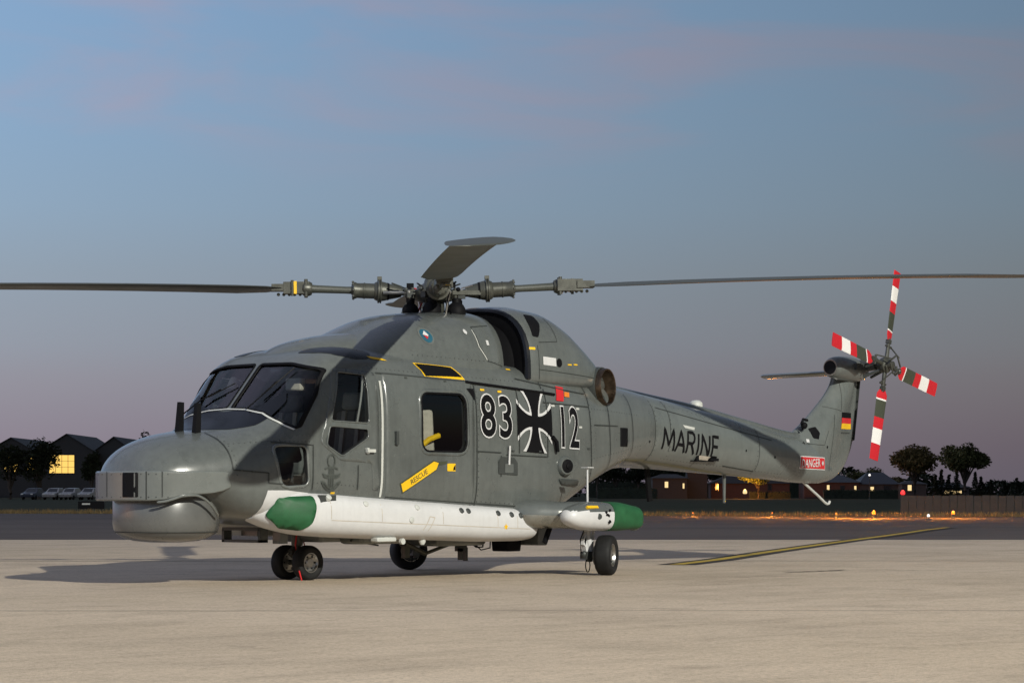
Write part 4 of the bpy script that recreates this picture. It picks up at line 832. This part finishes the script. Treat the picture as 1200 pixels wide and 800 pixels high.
# national flag
for k, mt in enumerate(('black', 'red', 'yellow')): patch('flag_band', [(-7.265, 1.835 - .068 * k), (-7.575, 1.835 - .068 * k), (-7.575, 1.767 - .068 * k), (-7.265, 1.767 - .068 * k)], 'y', ['fin'], .005, mt, fin)
lettering('serial_lettering', 'A0831', -7.42, 1.585, .26, .03, 'grey_dark', fin, ['fin'], .005) if False else patch('serial_plate', rrect(-7.55, -7.29, 1.575, 1.592, .003), 'y', ['fin'], .004, 'grey_dark', fin)
patch('fin_opening', rnd([(-6.60, 1.62), (-6.72, 1.645), (-6.77, 1.57), (-6.73, 1.49), (-6.63, 1.505)], .01), 'y', ['fin'], .004, 'black', fin)
patch('fin_inlet', [(-6.27 - .11 * (1 - math.cos(R(t))), 1.565 + .075 * math.sin(R(t))) for t in range(0, 181, 20)], 'y', ['fin', 'boom', 'shaft'], .006, 'black', fin)
patch('fin_placard', rrect(-6.55, -6.50, 1.45, 1.49, .004), 'y', ['fin', 'boom'], .005, 'white', fin)
for x, z in ((-6.40, 1.44), (-6.92, 1.40)): patch('drain_hole', disc(x, z, .016, 10), 'y', ['fin', 'boom'], .004, 'black', fin)
for x, z in ((-2.90, 1.40), (-5.0, 1.33), (-5.65, 1.26)): patch('drain_hole', disc(x, z, .015, 10), 'y', ['boom', 'fus'], .004, 'black', tb)
# seams
sk = strokes('panel_seam', [[(3.40, 1.05), (3.40, 1.38)], [(3.40, 1.045), (3.05, 1.02), (3.05, .93), (2.9, .92)], [(1.70, 1.975), (.4, 1.935)], [(.34, 1.92), (.34, .70)], [(-.02, 1.21), (-.02, 1.0)], [(-.1, 1.22), (-.75, 1.205), (-.75, 1.9)], [(-.05, 1.90), (-.30, 1.885), (-.30, 1.24)],
                       [(-.35, 1.99), (-1.1, 1.90), (-1.5, 1.87)], [(-.70, 1.76), (-1.52, 1.735)], [(-1.52, 1.95), (-1.52, 1.70), (-1.55, .85)], [(-.72, 2.0), (-.72, 1.90)], [(1.62, .80), (-.4, .70)], [(-1.6, 1.55), (-2.1, 1.55)], [(-2.45, 1.9), (-2.5, 1.15)], [(-1.9, 1.95), (-1.95, 1.0)], [(.34, 1.25), (-.02, 1.24)], [(2.56, .87), (2.56, 1.28), (2.98, 1.30)], [(2.0, .87), (2.0, 1.1)], [(3.05, 1.02), (3.38, 1.045)]], .011, 'y', KF, .0095, 'seam', fus)
sk = strokes('panel_seam', [[(.10, 2.50), (.08, 2.30), (-.02, 2.16)], [(-.02, 2.16), (-.40, 2.10)], [(.10, 2.50), (-.20, 2.53)]], .007, 'y', ['cowl'], .004, 'seam', H)
sk = strokes('cowl_edge_strip', [[(.115, 2.47), (.10, 2.30), (.0, 2.17)]], .012, 'y', ['cowl'], .006, 'pale_line', H)
sk = strokes('panel_seam', [[(-.72, 2.1), (-1.5, 2.06), (-2.0, 2.03)], [(-1.06, 2.65), (-1.06, 2.4), (-.75, 2.38)], [(-.72, 2.0), (-.72, 2.35)]], .007, 'y', ['nac'], .004, 'seam', nac)
sk = strokes('panel_seam', [[(-3.03, 1.95), (-3.03, 1.15)], [(-3.35, 1.9), (-3.35, 1.3)], [(-3.1, 1.78), (-5.6, 1.46)], [(-5.3, 1.6), (-5.3, 1.06)], [(-4.0, 1.14), (-4.0, 1.19)], [(-4.3, 1.12), (-4.3, 1.18)], [(-4.6, 1.15), (-5.3, 1.09)]], .010, 'y', ['boom'], .003, 'seam', tb)
sk = strokes('panel_seam', [[(-6.35, 1.44), (-6.85, 1.42), (-6.95, 1.60)], [(-6.95, 1.9), (-7.25, 1.85), (-7.3, 2.2)], [(-7.0, 1.1), (-7.1, 1.8)]], .006, 'y', ['fin', 'boom'], .003, 'seam', fin)
for x, z in ((1.30, 1.94), (.75, 1.925), (-.2, 1.26), (-.62, 1.26), (-1.48, 1.3), (-1.48, 1.0), (3.2, 1.03), (3.32, 1.04)):
    h0, n0 = cast('y', x, z, KF); g_ = MB(); g_.box(h0 + n0 * .010, (.035, .006, .016)); g_.build('panel_latch', 'grey_dark', fus)
# rivet rows
rv = MB()
for ln, st_ in (([(1.72, 2.02), (-.3, 1.965)], .06), ([(1.66, .82), (-.4, .72)], .07), ([(.31, 1.9), (.31, .75)], .06), ([(-1.55, 1.9), (-1.55, .9)], .07), ([(-3.06, 1.9), (-3.06, 1.2)], .05), ([(-3.3, 1.83), (-6.0, 1.44)], .09), ([(2.9, 1.32), (3.35, 1.28)], .05), ([(1.58, 1.93), (.42, 1.90)], .05), ([(1.58, .84), (.42, .78)], .05), ([(1.59, 1.9), (1.59, .84)], .05), ([(-.72, 1.88), (-.72, 1.25)], .05), ([(-1.58, 1.72), (-2.6, 1.68)], .06), ([(-1.6, 1.2), (-2.7, 1.35)], .06), ([(-3.37, 1.85), (-3.37, 1.25)], .05), ([(-5.27, 1.55), (-5.27, 1.1)], .05), ([(-3.3, 1.22), (-5.9, 1.06)], .07), ([(3.36, 1.35), (3.36, 1.0)], .04), ([(2.6, 1.31), (2.98, 1.31)], .04), ([(1.05, 2.18), (-.2, 2.15)], .06), ([(2.50, .93), (2.0, .90)], .05)):
    m_ = int(math.dist(*ln) / st_)
    for k in range(m_ + 1):
        t = k / m_; h0, n0 = cast('y', ln[0][0] + (ln[1][0] - ln[0][0]) * t, ln[0][1] + (ln[1][1] - ln[0][1]) * t, ['fus', 'boom', 'cowl'])
        if h0 is not None: rv.lathe(h0 - n0 * .001, n0, [(0, .0075), (.003, .006)], 6)
tagg(rv.build('rivets', 'grey_dark', fus), kind='stuff')

# ------------------------------------------------------------------ airfield surroundings: every thing at its own distance and size
def leafmat(name, c, var):
    m, n, l, b = nodes(name); f = noise(n, l, .9, 3); mx_ = n.new('ShaderNodeMixRGB'); mx_.inputs[1].default_value = (*[q_ * (1 - var) for q_ in c], 1); mx_.inputs[2].default_value = (*[q_ * (1 + var) for q_ in c], 1)
    l.new(rng(n, l, f, .35, .65, 0, 1), mx_.inputs[0]); l.new(mx_.outputs[0], b.inputs['Base Color']); b.inputs['Roughness'].default_value = .8; b.inputs['Specular IOR Level'].default_value = .2
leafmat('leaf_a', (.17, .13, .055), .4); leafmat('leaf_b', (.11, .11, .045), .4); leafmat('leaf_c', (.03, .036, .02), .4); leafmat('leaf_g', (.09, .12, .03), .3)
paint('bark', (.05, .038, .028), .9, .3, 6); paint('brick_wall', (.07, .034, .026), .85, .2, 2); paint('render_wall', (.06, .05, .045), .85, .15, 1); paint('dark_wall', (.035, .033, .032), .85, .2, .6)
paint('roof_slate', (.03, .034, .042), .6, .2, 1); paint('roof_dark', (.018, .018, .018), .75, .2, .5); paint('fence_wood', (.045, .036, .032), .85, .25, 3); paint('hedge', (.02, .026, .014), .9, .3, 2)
paint('car_silver', (.30, .29, .28), .3, .05, metal=.3); paint('car_dark', (.03, .035, .05), .3, .05); paint('car_glass', (.01, .012, .014), .08, .05); paint('dry_grass', (.16, .11, .045), .95, .35, 4)
emit('lit_yellow', (1.0, .62, .14), 1.15); emit('lit_warm', (1.0, .72, .34), 1.1); emit('lamp_orange', (1.0, .17, .004), 3.2); emit('lamp_red', (1.0, .02, .02), 2.5); emit('lamp_white', (1.0, .95, .9), 1.6)
def tree(lat, dep, ht, wd, label, leaf='leaf_a', n=2600, seed=1, name='tree', trunk_h=.34, conifer=False, lobes=None):
    rs = random.Random(seed); t = empty(name, G(lat, dep, -.01)); tagg(t, label, 'tree', 'trees beyond the airfield')
    g_ = MB(); top = ht * .8; g_.tube([(0, 0, 0), (rs.uniform(-.1, .1), rs.uniform(-.1, .1), ht * trunk_h * .5), (rs.uniform(-.2, .2), rs.uniform(-.2, .2), ht * trunk_h), (rs.uniform(-.3, .3), rs.uniform(-.3, .3), top)], [ht * .035, ht * .028, ht * .022, ht * .006], 8)
    C_ = []
    if conifer:
        for k in range(14):
            z = ht * (.12 + .86 * k / 13); C_.append((Vector((rs.uniform(-.1, .1), rs.uniform(-.1, .1), z)), max(.2, wd * .5 * (1 - k / 13.5)), ht * .06))
    else:
        for k in range(lobes or 11):
            d0_ = Vector((rs.gauss(0, 1), rs.gauss(0, 1), rs.gauss(0, 1))).normalized() * rs.random() ** .45; zc_ = ht * (.5 + trunk_h * .5); sh = 1.0
            c = Vector((d0_.x * wd * .37, d0_.y * wd * .37, zc_ + d0_.z * (ht * .86 - zc_))); C_.append((c, wd * rs.uniform(.19, .29) * max(.6, sh), ht * rs.uniform(.10, .17)))
            g_.tube([(0, 0, ht * trunk_h * rs.uniform(.7, 1.1)), c * .55 + Vector((0, 0, ht * trunk_h * .5)), c], [ht * .013, ht * .009, ht * .003], 6)
    g_.build('trunk', 'bark', t)
    v = []; f = []
    for k in range(n):
        c, r_, rz = C_[rs.randrange(len(C_))]; d_ = Vector((rs.gauss(0, 1), rs.gauss(0, 1), rs.gauss(0, 1))).normalized(); q_ = rs.random() ** .4
        p = c + Vector((d_.x * r_ * q_, d_.y * r_ * q_, d_.z * rz * q_)); sz = rs.uniform(.14, .30) * (ht / 8) ** .5
        u = Vector((rs.gauss(0, 1), rs.gauss(0, 1), rs.gauss(0, 1))).normalized(); w_ = u.orthogonal().normalized(); i = len(v)
        v += [p + u * sz, p + w_ * sz * .6, p - u * sz, p - w_ * sz * .6]; f.append((i, i + 1, i + 2, i + 3))
    mesh('crown', v, f, leaf, t, 0, False); return t
def px(u, dep): return (u - 600) / 2925 * dep
def hz(vv, dep): return .84 + (577 - vv) * dep / 2925
# trees on the right
tree(px(1072, 330), 330, 7.4, 7.0, 'broad olive tree with a wide crown beside the taller tree behind the fence', 'leaf_a', 6500, 11, trunk_h=.3, lobes=16)
tree(px(1131, 320), 320, 8.0, 6.6, 'tall dark tree with a round crown, the tree closest to the right edge', 'leaf_b', 6800, 12, trunk_h=.28, lobes=16)
tree(px(1016, 380), 380, 5.0, 5.4, 'low rounded tree behind the slate-roofed bungalow', 'leaf_b', 2400, 13, trunk_h=.2)
tree(px(1046, 400), 400, 4.2, 4.6, 'low bushy tree between the slate roof and the broad olive tree', 'leaf_a', 2000, 14, trunk_h=.2)
tree(px(972, 420), 420, 4.4, 6.0, 'low tree showing just behind the tail fin', 'leaf_c', 2000, 15, trunk_h=.2)
for i_, (u, h_) in enumerate(((1096, 3.2), (1103, 3.9), (1112, 3.3), (1121, 3.8), (1143, 3.6), (1150, 3.0), (1160, 2.6), (1176, 2.4), (1192, 2.8))):
    t_ = tree(px(u, 345), 345, h_, 2.2, 'dark narrow conifer, ' + ['first', 'second', 'third', 'fourth', 'fifth', 'sixth', 'seventh', 'eighth', 'ninth'][i_] + ' of the row counted from the broad olive tree', 'leaf_c', 700, 30 + i_, 'conifer_tree', conifer=True); t_['group'] = 'dark conifers in a row'
# trees under the tail boom
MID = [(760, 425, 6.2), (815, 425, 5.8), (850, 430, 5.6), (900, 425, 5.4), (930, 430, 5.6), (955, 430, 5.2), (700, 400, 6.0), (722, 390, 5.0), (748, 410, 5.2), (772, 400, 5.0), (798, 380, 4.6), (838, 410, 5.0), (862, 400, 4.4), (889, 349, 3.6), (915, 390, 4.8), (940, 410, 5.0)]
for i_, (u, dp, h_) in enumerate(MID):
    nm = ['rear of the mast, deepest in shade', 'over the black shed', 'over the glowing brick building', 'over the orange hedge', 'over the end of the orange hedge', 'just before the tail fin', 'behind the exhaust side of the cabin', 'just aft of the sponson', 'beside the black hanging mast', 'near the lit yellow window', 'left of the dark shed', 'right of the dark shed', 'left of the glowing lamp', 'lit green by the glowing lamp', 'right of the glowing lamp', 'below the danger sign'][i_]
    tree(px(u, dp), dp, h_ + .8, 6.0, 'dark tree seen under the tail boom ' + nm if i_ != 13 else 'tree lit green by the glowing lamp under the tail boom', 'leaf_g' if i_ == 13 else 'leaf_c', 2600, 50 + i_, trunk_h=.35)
# trees on the left
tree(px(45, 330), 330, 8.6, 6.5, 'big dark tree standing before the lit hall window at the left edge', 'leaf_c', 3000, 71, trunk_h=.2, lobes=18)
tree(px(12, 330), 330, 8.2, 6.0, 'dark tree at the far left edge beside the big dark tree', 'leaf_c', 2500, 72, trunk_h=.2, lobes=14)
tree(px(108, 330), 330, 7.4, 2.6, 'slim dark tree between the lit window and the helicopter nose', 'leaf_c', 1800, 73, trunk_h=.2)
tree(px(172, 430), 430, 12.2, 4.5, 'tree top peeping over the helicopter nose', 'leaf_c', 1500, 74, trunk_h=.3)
# a far wood along the horizon, seen as one low dark mass
rs = random.Random(9); v = []; f = []
for k in range(30000):
    lat = rs.uniform(-230, 200); h_ = 3.6 + 1.3 * math.sin(lat * .11) + .9 * math.sin(lat * .37 + 1) + .5 * math.sin(lat * .83); p = G(lat, 520 + rs.gauss(0, 4), max(.1, h_) * rs.random() ** .6); sz = rs.uniform(.35, .75)
    u = Vector((rs.gauss(0, 1), rs.gauss(0, 1), rs.gauss(0, 1))).normalized() * sz; w_ = u.orthogonal().normalized() * sz * .6; i = len(v); v += [p + u, p + w_, p - u, p - w_]; f.append((i, i + 1, i + 2, i + 3))
tagg(mesh('far_treeline', v, f, 'leaf_c', None, 0, False), 'low dark line of far trees along the horizon', 'treeline', kind='stuff')
# gabled hall on the left
def house(name, label, lat, dep, w_, d_, wall_h, ridge, wall, roof, wins=(), gable='side', lit='lit_warm', over=.3):
    h_ = empty(name, G(lat, dep, -.01), YAW - R(90)); tagg(h_, label, 'building')
    g_ = MB(); W2 = w_ / 2
    if gable == 'front':
        v = [(-W2, 0, 0), (W2, 0, 0), (W2, 0, wall_h), (0, 0, ridge), (-W2, 0, wall_h)]; v += [(x, d_, z) for x, y, z in v]
        g_.add(v, [(0, 1, 2, 3, 4), (9, 8, 7, 6, 5), (1, 6, 7, 2), (5, 0, 4, 9), (0, 5, 6, 1), (2, 7, 8, 3), (3, 8, 9, 4)]); g_.build('wall', wall, h_, smooth=False)
        r_ = MB(); t_ = .12
        for s in (1, -1): r_.add([(s * (W2 + over), -over, wall_h - .15), (0, -over, ridge + .06), (0, d_ + over, ridge + .06), (s * (W2 + over), d_ + over, wall_h - .15), (s * (W2 + over), -over, wall_h - .15 + t_), (0, -over, ridge + .06 + t_), (0, d_ + over, ridge + .06 + t_), (s * (W2 + over), d_ + over, wall_h - .15 + t_)], [(0, 1, 2, 3), (4, 5, 6, 7), (0, 1, 5, 4), (2, 3, 7, 6), (0, 3, 7, 4)])
        r_.build('roof', roof, h_, smooth=False)
    else:
        g_.box((0, d_ / 2, wall_h / 2), (w_, d_, wall_h)); g_.build('wall', wall, h_, smooth=False)
        hp = min(d_ / 2, w_ * .28); r_ = MB(); o_ = over; r_.add([(-W2 - o_, -o_, wall_h + .01), (W2 + o_, -o_, wall_h + .01), (W2 + o_, d_ + o_, wall_h + .01), (-W2 - o_, d_ + o_, wall_h + .01), (-W2 + hp, d_ / 2, ridge), (W2 - hp, d_ / 2, ridge)], [(0, 1, 5, 4), (1, 2, 5), (2, 3, 4, 5), (3, 0, 4), (3, 2, 1, 0)]); r_.build('roof', roof, h_, smooth=False)
    for (x0, x1, z0, z1, on, nx, nz_) in wins:
        f_ = MB()
        for a, b, c, e in ((x0 - .08, x0, z0 - .08, z1 + .08), (x1, x1 + .08, z0 - .08, z1 + .08), (x0, x1, z1, z1 + .08), (x0, x1, z0 - .08, z0)): f_.box(((a + b) / 2, -.03, (c + e) / 2), (b - a, .12, e - c))
        for k in range(1, nx): f_.box((x0 + (x1 - x0) * k / nx, -.04, (z0 + z1) / 2), (.07, .06, z1 - z0))
        for k in range(1, nz_): f_.box(((x0 + x1) / 2, -.045, z0 + (z1 - z0) * k / nz_), (x1 - x0, .05, .05))
        fo = f_.build('window', 'dark_wall', h_, smooth=False); p_ = MB(); p_.box(((x0 + x1) / 2, -.015, (z0 + z1) / 2), (x1 - x0, .03, z1 - z0)); p_.build('pane', lit if on else 'car_glass', fo, smooth=False)
    return h_
D_ = 420
def S_(u0, u1, v0, v1, uc, on=1, nx=1, nz_=1, dep=D_): return (px(u0, dep) - px(uc, dep), px(u1, dep) - px(uc, dep), hz(v1, dep), hz(v0, dep), on, nx, nz_)
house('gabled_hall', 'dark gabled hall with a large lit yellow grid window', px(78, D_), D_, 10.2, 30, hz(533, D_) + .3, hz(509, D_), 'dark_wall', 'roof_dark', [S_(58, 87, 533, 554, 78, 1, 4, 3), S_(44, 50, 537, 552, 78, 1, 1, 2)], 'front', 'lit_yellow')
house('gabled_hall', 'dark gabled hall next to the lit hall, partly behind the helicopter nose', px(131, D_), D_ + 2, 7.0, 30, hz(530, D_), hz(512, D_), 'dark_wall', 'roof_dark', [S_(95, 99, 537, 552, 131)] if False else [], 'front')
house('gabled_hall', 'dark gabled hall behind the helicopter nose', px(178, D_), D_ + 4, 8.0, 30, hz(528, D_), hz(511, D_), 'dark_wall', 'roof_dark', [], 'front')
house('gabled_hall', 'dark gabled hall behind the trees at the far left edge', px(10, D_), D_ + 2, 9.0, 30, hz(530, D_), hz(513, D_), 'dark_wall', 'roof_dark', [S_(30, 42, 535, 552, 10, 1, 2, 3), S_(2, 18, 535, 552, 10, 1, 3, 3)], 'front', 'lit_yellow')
# bungalows on the right
D2 = 360
def T_(u0, u1, v0, v1, uc, on=1, nx=1, nz_=1): return S_(u0, u1, v0, v1, uc, on, nx, nz_, D2)
house('bungalow', 'brick bungalow with small lit windows under the tail fin', px(975, D2), D2, px(1005, D2) - px(940, D2), 7, hz(565, D2), hz(556, D2), 'brick_wall', 'roof_slate', [T_(969, 972, 568, 574, 975), T_(1001, 1003.5, 569, 575, 975), T_(985, 989, 569, 575, 975, 0)], lit='lit_warm')
house('bungalow', 'bungalow with a blue slate hip roof and two lit windows', px(1030, D2), D2, px(1054, D2) - px(1010, D2), 8, hz(567, D2), hz(553, D2), 'render_wall', 'roof_slate', [T_(1020, 1024, 570, 576, 1030), T_(1036, 1042, 569, 576, 1030, 0)], lit='lit_warm')
house('outbuilding', 'small building with a bright lit window beside the red lamp', px(1066, D2), D2 - 4, px(1080, D2) - px(1052, D2), 5, hz(567, D2), hz(563, D2), 'render_wall', 'roof_dark', [T_(1058.5, 1063, 568, 574.5, 1066)], lit='lit_warm')
house('outbuilding', 'low building with one long lit window strip under the tall trees', px(1108, D2), D2 - 6, px(1128, D2) - px(1090, D2), 5, hz(571, D2), hz(566, D2), 'dark_wall', 'roof_dark', [T_(1098, 1118, 574.5, 578, 1108, 1, 5, 1)], lit='lit_warm')
# buildings under the boom
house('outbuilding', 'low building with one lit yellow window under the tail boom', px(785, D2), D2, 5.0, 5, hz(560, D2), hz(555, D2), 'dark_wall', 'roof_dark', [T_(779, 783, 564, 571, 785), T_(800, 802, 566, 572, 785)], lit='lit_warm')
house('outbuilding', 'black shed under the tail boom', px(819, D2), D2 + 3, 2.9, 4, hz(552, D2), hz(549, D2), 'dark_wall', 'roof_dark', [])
house('outbuilding', 'brick building glowing orange beside the lamp under the boom', px(884, D2), D2 + 6, 11.5, 5, hz(566, D2), hz(556, D2), 'brick_wall', 'roof_dark', [T_(842, 846, 565, 574, 884, 0), T_(905, 909, 567, 574, 884, 0)])
def hedge_block(lat0, lat1, dep, h_, label, seed):
    rs = random.Random(seed); v = []; f = []; o = empty('hedge', G((lat0 + lat1) / 2, dep, -.01), YAW - R(90)); tagg(o, label, 'hedge'); w_ = lat1 - lat0
    g_ = MB(); g_.box((0, 0, h_ * .45), (w_, .9, h_ * .9)); g_.build('stem_mass', 'hedge', o, smooth=False)
    for k in range(int(180 * w_)):
        p = Vector((rs.uniform(-w_ / 2, w_ / 2), rs.uniform(-.55, .55), rs.uniform(.05, 1) ** .7 * h_)); u = Vector((rs.gauss(0, 1), rs.gauss(0, 1), rs.gauss(0, 1))).normalized() * .11; w2 = u.orthogonal().normalized() * .07; i = len(v); v += [p + u, p + w2, p - u, p - w2]; f.append((i, i + 1, i + 2, i + 3))
    mesh('foliage', v, f, 'leaf_c', o, 0, False)
hedge_block(px(965, 340), px(1052, 340), 340, 1.25, 'long dark clipped hedge in front of the two bungalows', 3)
hedge_block(px(700, 345), px(770, 345), 345, 1.5, 'dark hedge under the rear of the cabin', 4)
hedge_block(px(690, 415), px(960, 415), 415, 2.7, 'tall dark hedgerow running below the trees under the tail boom', 6)
hedge_block(px(878, 352), px(926, 352), 352, 1.0, 'hedge glowing orange beside the lamp under the boom', 5)
# lamps
def lamp_post(name, label, lat, dep, h_, mat, r_, energy=0, col=(1, .5, .1), cat='lamp', post=.03, hood=True):
    e = empty(name, G(lat, dep, -.01)); tagg(e, label, cat)
    g_ = MB(); g_.rod((0, 0, 0), (0, 0, h_ - r_), post, post * .7, 8); g_.lathe((0, 0, 0), (0, 0, 1), [(0, post * 3), (.03, post * 3), (.05, post)], 10); g_.build('post', 'grey_dark', e)
    g_ = MB(); g_.lathe((0, 0, h_ - r_), (0, 0, 1), [(0, r_ * .7), (r_ * .4, r_), (r_ * 1.3, r_ * .9), (r_ * 2, r_ * .4), (r_ * 2.05, r_ * .1)], 12); g_.build('lens', mat, e)
    if energy:
        d2 = bpy.data.lights.new('lamp_light', 'POINT'); d2.energy = energy; d2.color = col; d2.shadow_soft_size = .1; o = bpy.data.objects.new('lamp_light', d2); COL.objects.link(o); o.parent = e; o.location = (0, 0, h_ + (.35 if h_ < .5 else r_ * 2.3))
    return e
OR = (1, .33, .03)
lamp_post('taxiway_light', 'orange taxiway light glowing at the end of the yellow line', px(1117, 82), 82, .20, 'lamp_orange', .055, 480, OR)
lamp_post('taxiway_light', 'bright orange taxiway light glowing below the red lamp', px(1024, 82), 82, .20, 'lamp_orange', .06, 600, OR)
lamp_post('taxiway_light', 'dim orange taxiway light under the tail skid', px(980, 83), 83, .16, 'lamp_orange', .02, 260, OR)
lamp_post('taxiway_light', 'small orange taxiway light under the tail boom', px(905, 85.5), 85.5, .16, 'lamp_orange', .016, 300, OR)
lamp_post('taxiway_light', 'small orange taxiway light behind the green sponson tail', px(812, 85.5), 85.5, .16, 'lamp_orange', .014, 160, OR)
lamp_post('taxiway_light', 'small white taxiway light between the two orange lights', px(1088, 78), 78, .14, 'lamp_white', .045, 0)
lamp_post('obstruction_light', 'red warning lamp on a post before the lit window', px(1058, 96), 96, .86, 'lamp_red', .085, 60, (1, .04, .03), post=.04)
lamp_post('garden_lamp', 'white glowing lamp low on the grass under the tail boom', px(873, 345), 345, 1.0, 'lit_warm', .30, 3500, (1, .36, .07))
lamp_post('street_lamp', 'thin street lamp with a white head beside the slate roof', px(1019, 330), 330, 3.2, 'lamp_white', .14, 0, post=.05)
# board fence on the right: every board is a part
fe = tagg(empty('board_fence', G(px(1055, 95), 95, -.01), YAW - R(90)), 'low grey board fence standing behind the glowing taxiway lights', 'fence')
bw = .31; g_ = MB(); g_.box((0, 0, .375), (bw - .025, .03, .75)); bd0 = bevel(g_.build('board', 'fence_wood', fe, smooth=False), .006, 1)
for k in range(26):
    o = bd0 if k == 0 else bpy.data.objects.new('board', bd0.data)
    if k: COL.objects.link(o); o.parent = fe
    o.location = (bw / 2 + k * bw, random.uniform(-.012, .012), random.uniform(-.02, .01)); o.rotation_euler = (0, random.uniform(-.012, .012), 0)
for z in (.18, .58):
    g_ = MB(); g_.box((26 * bw / 2, .045, z), (26 * bw, .04, .09)); g_.build('rail', 'fence_wood', fe, smooth=False)
for k in range(5):
    g_ = MB(); g_.box((.1 + k * 1.95, .11, .36), (.09, .09, .74)); g_.build('post', 'fence_wood', fe, smooth=False)
# taxiway sign on the left
sg = tagg(empty('taxiway_sign', G(px(107, 111), 111, -.01), YAW - R(90)), 'low black taxiway sign on two legs before the helicopter nose', 'sign')
g_ = MB(); g_.box((0, 0, .30), (1.15, .16, .34)); bevel(g_.build('panel', 'black', sg), .01); g_ = MB(); g_.box((-.22, -.084, .35), (.36, .008, .07)); g_.build('pale_stripe', 'pale_line', sg)
for x in (-.4, .4):
    g_ = MB(); g_.rod((x, 0, 0), (x, 0, .14), .03); g_.build('leg', 'grey_dark', sg)
# parked cars
def car(lat, dep, label, paint_, rz=0):
    c = tagg(empty('parked_car', G(lat, dep, -.01), YAW - R(90) + rz), label, 'car', 'cars parked before the halls')
    prof = [(-2.0, .35), (-2.05, .62), (-1.9, .80), (-1.0, .92), (-.45, 1.38), (.7, 1.42), (1.5, .98), (1.98, .92), (2.05, .6), (2.0, .35)]
    v = []; f = []; n_ = len(prof)
    for x, k in ((-.86, 1.0), (-.80, 1.0), (.80, 1.0), (.86, 1.0)):
        for y, z in prof: v.append((x * (1 if z < .93 else .80), y * (1 if abs(x) < .85 else .97), z if abs(x) < .85 else .35 + (z - .35) * .96))
    for i in range(3):
        for k in range(n_): f.append((i * n_ + k, i * n_ + (k + 1) % n_, (i + 1) * n_ + (k + 1) % n_, (i + 1) * n_ + k))
    f += [tuple(range(n_)), tuple(3 * n_ + k for k in range(n_))]; bo = mesh('body', v, f, paint_, c, 30)
    g_ = MB(); g_.add([(-.62, -.965, .96), (.62, -.965, .96), (.55, -.50, 1.34), (-.55, -.50, 1.34)], [(0, 1, 2, 3)]); g_.build('windscreen', 'car_glass', c, smooth=False)
    for x in (-.62, .62):
        g_ = MB(); g_.box((x, -2.03, .68), (.30, .06, .13)); g_.build('headlight', 'pale_line', c)
    for x in (-.78, .78):
        for y in (-1.3, 1.3):
            g_ = MB(); g_.lathe((x - .09, y, .31), (1, 0, 0), [(0, .24), (.02, .31), (.16, .31), (.18, .24)], 18); g_.build('wheel', 'rubber', c)
for i_, (u, p_) in enumerate(((40, 'car_dark'), (65, 'car_silver'), (84, 'car_silver'), (106, 'car_silver'))):
    car(px(u, 300), 300, ['dark parked car, leftmost of the row before the halls', 'silver parked car, second of the row before the halls', 'silver parked car, third of the row before the halls', 'silver parked car, closest of the row to the helicopter nose'][i_], p_, R(-14))
# dry grass along the taxiway edge
rs = random.Random(5); v = []; f = []
for k in range(15000):
    lat = rs.uniform(-34, 26); d0 = float(np.interp(lat, [-60, -13, 12, 60], [108, 100, 87, 86.5])); dep = d0 + abs(rs.gauss(0, 1)) * 4.5; p = G(lat, dep, -.012); h_ = rs.uniform(.06, .20); wd_ = rs.uniform(.01, .03); a = rs.uniform(0, 3.14)
    t_ = Vector((math.cos(a), math.sin(a), 0)) * wd_; i = len(v); v += [p - t_, p + t_, p + Vector((rs.uniform(-.06, .06), rs.uniform(-.06, .06), h_))]; f.append((i, i + 1, i + 2))
tagg(mesh('dry_grass_verge', v, f, 'dry_grass', None, 0, False), 'strip of dry grass along the taxiway edge', 'grass', kind='stuff')
